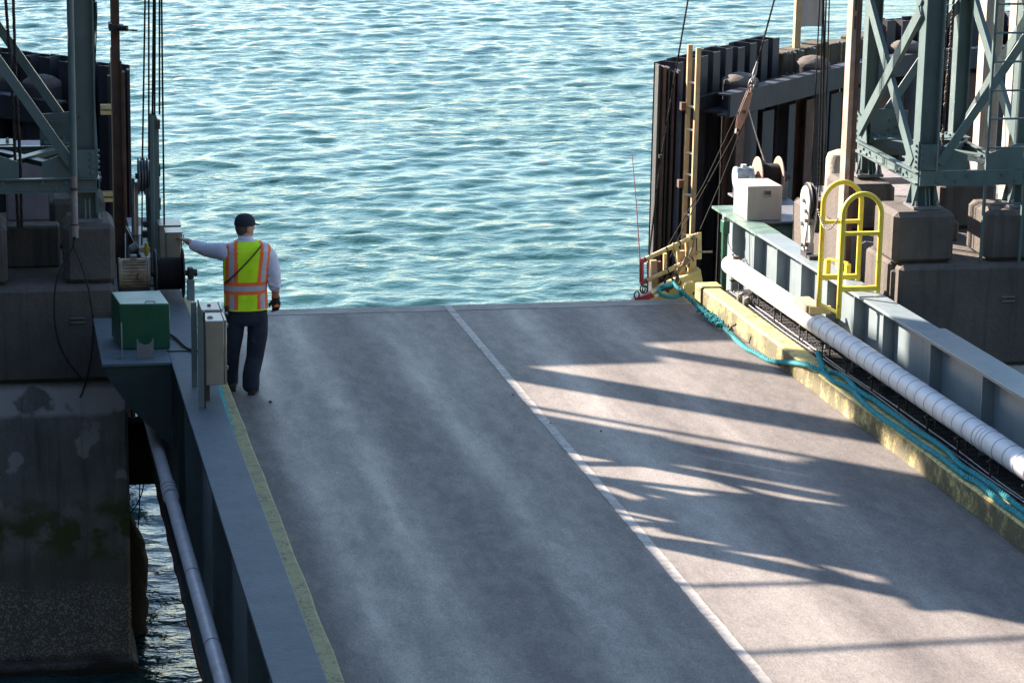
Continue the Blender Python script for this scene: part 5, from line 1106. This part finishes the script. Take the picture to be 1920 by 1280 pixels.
for sg, tw in ((-1, tL), (1, tR)):  # unseen boxes in the tower tops, added to thicken the deck shadow
    for k in range(4): MB().box(*sorted((sg * 4.42, sg * 5.2)), .62 + k * .38, .9 + k * .38, 4.3 + .25 * (k % 2), 7.2).build('shade_slab', 'steel_dark', tw)
    MB().box(*sorted((sg * 4.1, sg * 5.5)), .1, 2.5, 5.65, 5.75).build('shade_deck', 'tower', tw); MB().box(*sorted((sg * 4.2, sg * 5.4)), .5, 2.1, 5.76, 7.6).build('shade_box', 'caster_grey', tw)
    MB().box(*sorted((sg * 4.11, sg * 4.16)), .12, 2.48, 6.2, 6.26).build('guard_rail', 'yellow', tw)
# ================================================================== PERSON
def remesh(o, vox, sm=2):
    r = o.modifiers.new('skin', 'REMESH'); r.mode = 'VOXEL'; r.voxel_size = vox; r.use_smooth_shade = True
    if sm: s = o.modifiers.new('smooth', 'SMOOTH'); s.factor = .5; s.iterations = sm
def limb(mb, pts, rs, n=18, sy=1.0):
    """tapered tube with rounded ends through joints"""
    pts = [Vector(p) for p in pts]; q, rr = [], []
    for i in range(len(pts) - 1):
        for k in range(6):
            u = k / 6; q.append(pts[i].lerp(pts[i + 1], u)); rr.append(rs[i] * (1 - u) + rs[i + 1] * u)
    q.append(pts[-1]); rr.append(rs[-1])
    d0 = (pts[0] - pts[1]).normalized(); d1 = (pts[-1] - pts[-2]).normalized()
    A = [(pts[0] + d0 * rs[0] * f, rs[0] * g) for f, g in ((.95, .3), (.7, .71), (.4, .92))]; B = [(pts[-1] + d1 * rs[-1] * f, rs[-1] * g) for f, g in ((.4, .92), (.7, .71), (.95, .3))]
    q = [a for a, _ in A] + q + [a for a, _ in B]; rr = [a for _, a in A] + rr + [a for _, a in B]
    mb.tube(q, 0, n, rs=rr)
def ell(mb, c, ax, ay, az, n=20, m=12):
    c = Vector(c); rings = []
    for i in range(1, m):
        th = math.pi * i / m; rings.append([c + Vector(ax) * math.sin(th) * math.cos(p) + Vector(ay) * math.sin(th) * math.sin(p) + Vector(az) * math.cos(th) for p in np.linspace(0, 2 * math.pi, n + 1)[:-1]])
    mb.loft(rings)
YB = .36
foot = P(462, 732, h=0)
person = thing('person', 'person in lime safety vest, navy trousers and cap, left arm reaching to a cabinet', 'person', foot)
J = lambda px, py, dy=0.0: P(px, py, y=YB + dy)
sp = {}
hipR, kneeR, ankR = J(483, 600), J(478, 668, .03), P(473, 722, y=.33)
hipL, kneeL, ankL = J(442, 600), J(436, 664, .06), P(434, 716, y=.55)
shR, elR, wrR = J(503, 474), J(515.5, 530, -.035), J(517, 560, .03)
shL, elL, wrL = J(426, 474), J(383, 468, .22), J(351, 452, .40)
neck, head = J(461, 447, .03), J(459, 426, .07)
fd = Vector((.86, .5, -.04)).normalized(); rd = Vector((fd.y, -fd.x, 0)).normalized(); uz = Vector((0, 0, 1))
body = MB()
ell(body, head + uz * .01, rd * .08, fd * .1, uz * .12); ell(body, head + fd * .03 - uz * .06, rd * .056, fd * .062, uz * .06)
limb(body, [neck - uz * .09, head - uz * .05 - fd * .015], [.066, .058])
ell(body, head + fd * .1 - uz * .018, rd * .013, fd * .02, uz * .022, 10, 8)      # nose
ell(body, head + fd * .088 - uz * .052, rd * .024, fd * .012, uz * .007, 10, 8); ell(body, head + fd * .084 - uz * .066, rd * .022, fd * .012, uz * .008, 10, 8)   # lips
for s_ in (1, -1):
    ell(body, head + rd * s_ * .078 - uz * .012 - fd * .01, rd * .009, fd * .018, uz * .03, 12, 8); ell(body, head + fd * .082 + rd * s_ * .03 + uz * .012, rd * .014, fd * .012, uz * .009, 10, 8)
def hand(mb, w, d, nrm, thumb, curl, k=1.0, only_fingers=False):
    """palm from wrist w along d, back-of-hand normal nrm, thumb side vector"""
    d = d.normalized(); nrm = (nrm - d * nrm.dot(d)).normalized(); s = thumb.normalized(); s = (s - d * s.dot(d)).normalized()
    pal = w + d * .05
    ell(mb, pal, s * .043 * k, nrm * .018 * k, d * .055)
    tips = []
    for i, (o_, L) in enumerate(((.03, .072), (.01, .08), (-.011, .074), (-.03, .058))):
        p = w + d * .088 + s * o_; a = 0; pts = [p - d * .02, p]; 
        for j, f in enumerate((.45, .32, .25)):
            a += curl * (.75 + .12 * i); dd = d * math.cos(a) - nrm * math.sin(a); p = p + dd * L * f; pts.append(p)
        limb(mb, pts, [.0095, .0095, .0088, .0078, .0066], 10); tips.append(pts)
    tp0 = w + d * .03 + s * .035; th = [tp0, tp0 + s * .022 + d * .026 - nrm * .006, tp0 + s * .028 + d * .052 - nrm * .016, tp0 + s * .022 + d * .074 - nrm * .026]
    limb(mb, th, [.014, .0115, .0098, .008], 10); return tips, th
limb(body, [elL, wrL], [.046, .031]); limb(body, [elR, wrR], [.048, .034]); limb(body, [shL, elL], [.055, .048]); limb(body, [shR, elR], [.055, .048])
hdL = (wrL - elL).normalized() + Vector((-.1, .1, .05)); hand(body, wrL - hdL * .01, hdL, Vector((.1, -.3, 1)), Vector((-.1, 1, .1)), .3)
hdR = Vector((.04, .1, -1)); tipsR, thR = hand(body, wrR, hdR, Vector((.6, -.75, 0)), Vector((-.5, .4, 0)), .42)
# trunk and legs run on under the clothes
chest = J(463, 500); pel = J(462, 588)
limb(body, [pel, chest, neck - uz * .1], [.12, .13, .09]); limb(body, [shL, neck - uz * .07, shR], [.055, .06, .055])
limb(body, [hipR, kneeR, ankR], [.07, .05, .036]); limb(body, [hipL, kneeL, ankL], [.07, .048, .036])
limb(body, [ankR, ankR + Vector((.01, .1, -.05))], [.036, .03]); limb(body, [ankL, ankL + Vector((0, .1, -.05))], [.036, .03])
bo = body.build('body', 'skin', person); remesh(bo, .0062, 1)
# eyes
em = MB()
for s_ in (1, -1): ell(em, head + fd * .087 + rd * s_ * .03 + uz * .012, rd * .009, fd * .008, uz * .006, 10, 8)
em.build('eyes', 'black', person)
hm = MB(); ell(hm, head + uz * .0 - fd * .012, rd * .0805, fd * .093, uz * .085); ell(hm, head - uz * .045 - fd * .045, rd * .06, fd * .045, uz * .04); h_ = hm.build('hair', 'hair', person); remesh(h_, .006, 1)
# cap
cm = MB(); rings = []; n = 28
for th, k in ((0, 0), (.06, 1), (.25, 1), (.5, 1), (.75, 1), (1.0, 1), (1.2, 1), (1.38, 1)):
    if th == 0: continue
    r = math.sin(th + .17); z = .118 * math.cos(th + .1) ** 1.0
    rings.append([head + uz * (.012 + .125 * math.cos(th) - .0) + (rd * math.cos(q) * .094 + fd * math.sin(q) * .112) * min(1, math.sin(min(th + .12, math.pi / 2)) ** .8) for q in np.linspace(0, 2 * math.pi, n + 1)[:-1]])
rings.append([p - uz * .012 for p in rings[-1]])
cm.loft(rings); cp = cm.build('cap', 'cap', person)
for th in (0,): pass
br = MB(); pts = []
for q in np.linspace(-1.0, 1.0, 15): pts.append(head + fd * (.09 + .0 * q) * 1 + fd * (.085 * math.cos(q * 1.35)) + rd * math.sin(q) * .085 + uz * (.03 - .018 * math.cos(q)))
inn = [head + rd * math.sin(q) * .085 + fd * .1 * math.cos(q) + uz * .038 for q in np.linspace(1.0, -1.0, 15)]
br.prism(pts + inn, uz * .006); br.build('brim', 'cap', cp); MB().lathe(head + uz * .134, uz, [(0, .008), (.004, .007), (.006, .003)], 10).build('button', 'cap', cp)
# trousers
pm = MB()
limb(pm, [J(483, 592), J(483, 625, .0), J(478, 668, .02), P(471, 700, y=.33), P(470.5, 721, y=.32)], [.104, .103, .088, .086, .087], 22)
limb(pm, [J(492, 588, -.06), J(474, 640, -.07)], [.02, .03], 10)
limb(pm, [J(442, 592), J(440, 625, .02), J(436, 662, .06), P(434, 695, y=.5), P(433, 714, y=.53)], [.1, .09, .074, .07, .074], 22)
rings = []
for py, cx, hw, dp in ((608, 463, 37, .1), (600, 463, 38.5, .12), (588, 462, 38.5, .125), (572, 462, 38, .12), (560, 462, 36, .11)):
    c = J(cx, py); rings.append([c + Vector((math.cos(q) * hw / 185, math.sin(q) * dp, 0)) for q in np.linspace(0, 2 * math.pi, 33)[:-1]])
pm.loft(rings)
# cloth folds at knees and hems
po = pm.build('trousers', 'pants', person); remesh(po, .0095, 3)
# shirt
sm = MB()
limb(sm, [J(428, 475), J(420, 472, .04), elL + Vector((.02, -.01, 0)), J(364, 460, .31)], [.088, .09, .072, .056], 20)
limb(sm, [J(500, 476), J(506, 484), J(513, 512, -.03), J(515, 536, -.03)], [.082, .08, .072, .062], 20)
rings = []
for py, cx, hw, dp in ((580, 461, 37, .12), (540, 460, 36, .12), (500, 462, 40, .13), (478, 463, 42, .13), (464, 463, 38, .11), (455, 462, 24, .08), (447, 460, 13.5, .066), (443, 460, 12.5, .062)):
    c = J(cx, py); rings.append([c + Vector((math.cos(q) * hw / 185, math.sin(q) * dp, 0)) for q in np.linspace(0, 2 * math.pi, 33)[:-1]])
sm.loft(rings); random.seed(4)
for u in (.3, .5, .62, .75, .88, .97):
    p = J(420, 472, .04).lerp(J(364, 460, .31), u); r = .088 - .032 * u; d = (J(364, 460, .31) - J(420, 472, .04)).normalized(); a = d.cross(Vector((random.uniform(-.4, .4), .2, 1))).normalized()
    limb(sm, [p - uz * r * .4 - a * r * .7 + d * .02, p - uz * r * .55, p - uz * r * .2 + a * r * .7 - d * .02], [.02, .03, .02], 8)
for u in (.3, .55, .8, .95):
    p = J(506, 484).lerp(J(515, 536, -.03), u); limb(sm, [p + Vector((-.05, -.04, .02)), p + Vector((.03, -.045, -.015))], [.024, .026], 8)
so = sm.build('shirt', 'shirt', person); remesh(so, .0085, 2)
# vest: dense loft so that the tapes are true bands of the cloth
prof = [(578, 461, 40.5, .137), (560, 461, 40, .137), (540, 460, 39.5, .137), (515, 461, 41.5, .146), (495, 462, 43, .15), (480, 463.5, 44, .148), (468, 464.5, 43.5, .136), (460, 464.5, 41, .118), (455.5, 464, 35, .1), (452.5, 462.5, 27, .088), (450.5, 461, 18, .078)]
NY, NX = 110, 128; rows = []
pys = np.linspace(578, 450.5, NY)
def ip(py):
    ps = sorted(prof); xs_ = [p[0] for p in ps]; return [float(np.interp(py, xs_, [p[k] for p in ps])) for k in (1, 2, 3)]
vm = MB(); V_ = []; uv = []
for j, py in enumerate(pys):
    cx, hw, dp = ip(py); c = J(cx, py)
    for i in range(NX):
        q = 2 * math.pi * i / NX; cs, sn = math.cos(q), math.sin(q); e_ = .82
        X = math.copysign(abs(cs) ** e_, cs); Y = math.copysign(abs(sn) ** e_, sn)
        wr_ = .0035 * math.sin(py * .22 + X * 4) * math.sin(X * 5 + py * .07) + .004 * math.sin(X * 9 + py * .11) * (py > 500)
        V_.append(c + Vector((X * (hw / 185), Y * (dp + wr_) , 0))); uv.append((cx + X * hw, py))
fs, mi = [], []
for j in range(NY - 1):
    for i in range(NX):
        i2 = (i + 1) % NX; a = j * NX + i; fs.append((a, j * NX + i2, (j + 1) * NX + i2, (j + 1) * NX + i))
        x = (uv[a][0] + uv[j * NX + i2][0]) / 2; y = (uv[a][1] + uv[a + NX][1]) / 2; m_ = 0
        cl = 432.8 + (y - 469) * .008 - .0; cr = 495.5 - (np.clip(y, 455, 522) - 469) * .1 
        for c_, hs, ho in ((cl, 4.2, 10.9), (cr, 4.3, 10.8)):
            if abs(x - c_) < hs: m_ = 2
            elif abs(x - c_) < ho: m_ = 1
        if 524.5 < y < 548: m_ = 2 if 531 < y < 541 else 1
        if y > 575.8: m_ = 3
        mi.append(m_)
vm.v = [tuple(v) for v in V_]; vm.f = fs; vm.mi = mi
T['limetrim'] = mat('yellow_trim', (.75, .85, .02), (.7, .8, .02), 8, .7)
vo = vm.build('safety_vest', ['lime', 'orange', 'silver', 'limetrim'], person, smooth=180)
# coiled cord across the back
cmx = MB(); pts = []; n = 46 * 8
for i in range(n + 1):
    u = i / n; px, py = 487 + (421 - 487) * u + 5 * math.sin(u * math.pi) * (-1), 457 + (527 - 457) * u + 5 * math.sin(u * math.pi); cx, hw, dp = ip(py); X = (px - cx) / hw; Yd = (max(0, 1 - abs(X) ** (2 / .82))) ** (.82 / 2)
    c = J(px, py) + Vector((0, -Yd * dp - .016, 0)); q = 2 * math.pi * i / 8; pts.append(c + Vector((.006 * math.cos(q), .011 * math.sin(q), .011 * math.cos(q))))
cmx.tube(pts, .0036, 6); cmx.build('coiled_cord', 'black', person)
# glove on the right hand, with its orange strap
gm = MB(); ell(gm, wrR + hdR.normalized() * .05, Vector((.047, -.01, 0)), Vector((.01, .03, 0)), hdR.normalized() * .064); limb(gm, [wrR - hdR.normalized() * .02, wrR + hdR.normalized() * .03], [.042, .04])
for pts in tipsR: limb(gm, pts[:3], [.0135, .0135, .012], 10)
limb(gm, thR[:3], [.017, .015, .013], 10)
go = gm.build('glove', 'glove', person); remesh(go, .006, 1)
om = MB(); c = wrR + hdR.normalized() * .055; om.obox(c + Vector((.006, -.034, .03)), (.008, .002, 0), (0, .003, 0), (0, 0, .035)); om.obox(c + Vector((.004, -.038, -.012)), (.026, .006, 0), (0, .003, 0), (0, 0, .012)); om.build('glove_strap', 'orange', person, bevel=.003)
# shoes
for (ank, nm, yaw) in ((P(473, 727, y=.32), 'shoe', .25), (P(434, 719, y=.52), 'shoe', -.1)):
    f_ = Vector((math.sin(yaw), math.cos(yaw), 0)); s_ = Vector((f_.y, -f_.x, 0)); g0 = Vector(P(462, 732, h=0)); zg = float(RM(0, ank.y, 0).z)
    c = Vector((ank.x, ank.y, zg)); m_ = MB(); rings = []
    for tt, w, h in ((-.1, .02, .03), (-.09, .035, .075), (-.05, .04, .09), (0, .042, .09), (.07, .046, .07), (.13, .048, .055), (.18, .038, .045), (.2, .02, .03)):
        rings.append([c + f_ * (tt + .02) + s_ * w * math.cos(q) + uz * (.008 + max(0, h * (.5 + .5 * math.sin(q)))) for q in np.linspace(0, 2 * math.pi, 17)[:-1]])
    m_.loft(rings); sh = m_.build(nm, 'shoe', person); m2 = MB(); m2.prism([c + f_ * tt + s_ * w for tt, w in ((-.085, .03), (-.085, -.03), (0, -.042), (.12, -.05), (.2, -.035), (.225, 0), (.2, .035), (.12, .05), (0, .042))], uz * .02); m2.build('sole', 'black', sh)
# small belt pouch
MB().obox(J(425, 583, -.1), (.02, 0, 0), (0, .03, 0), (0, 0, .05)).build('belt_radio', 'black', person, bevel=.006)
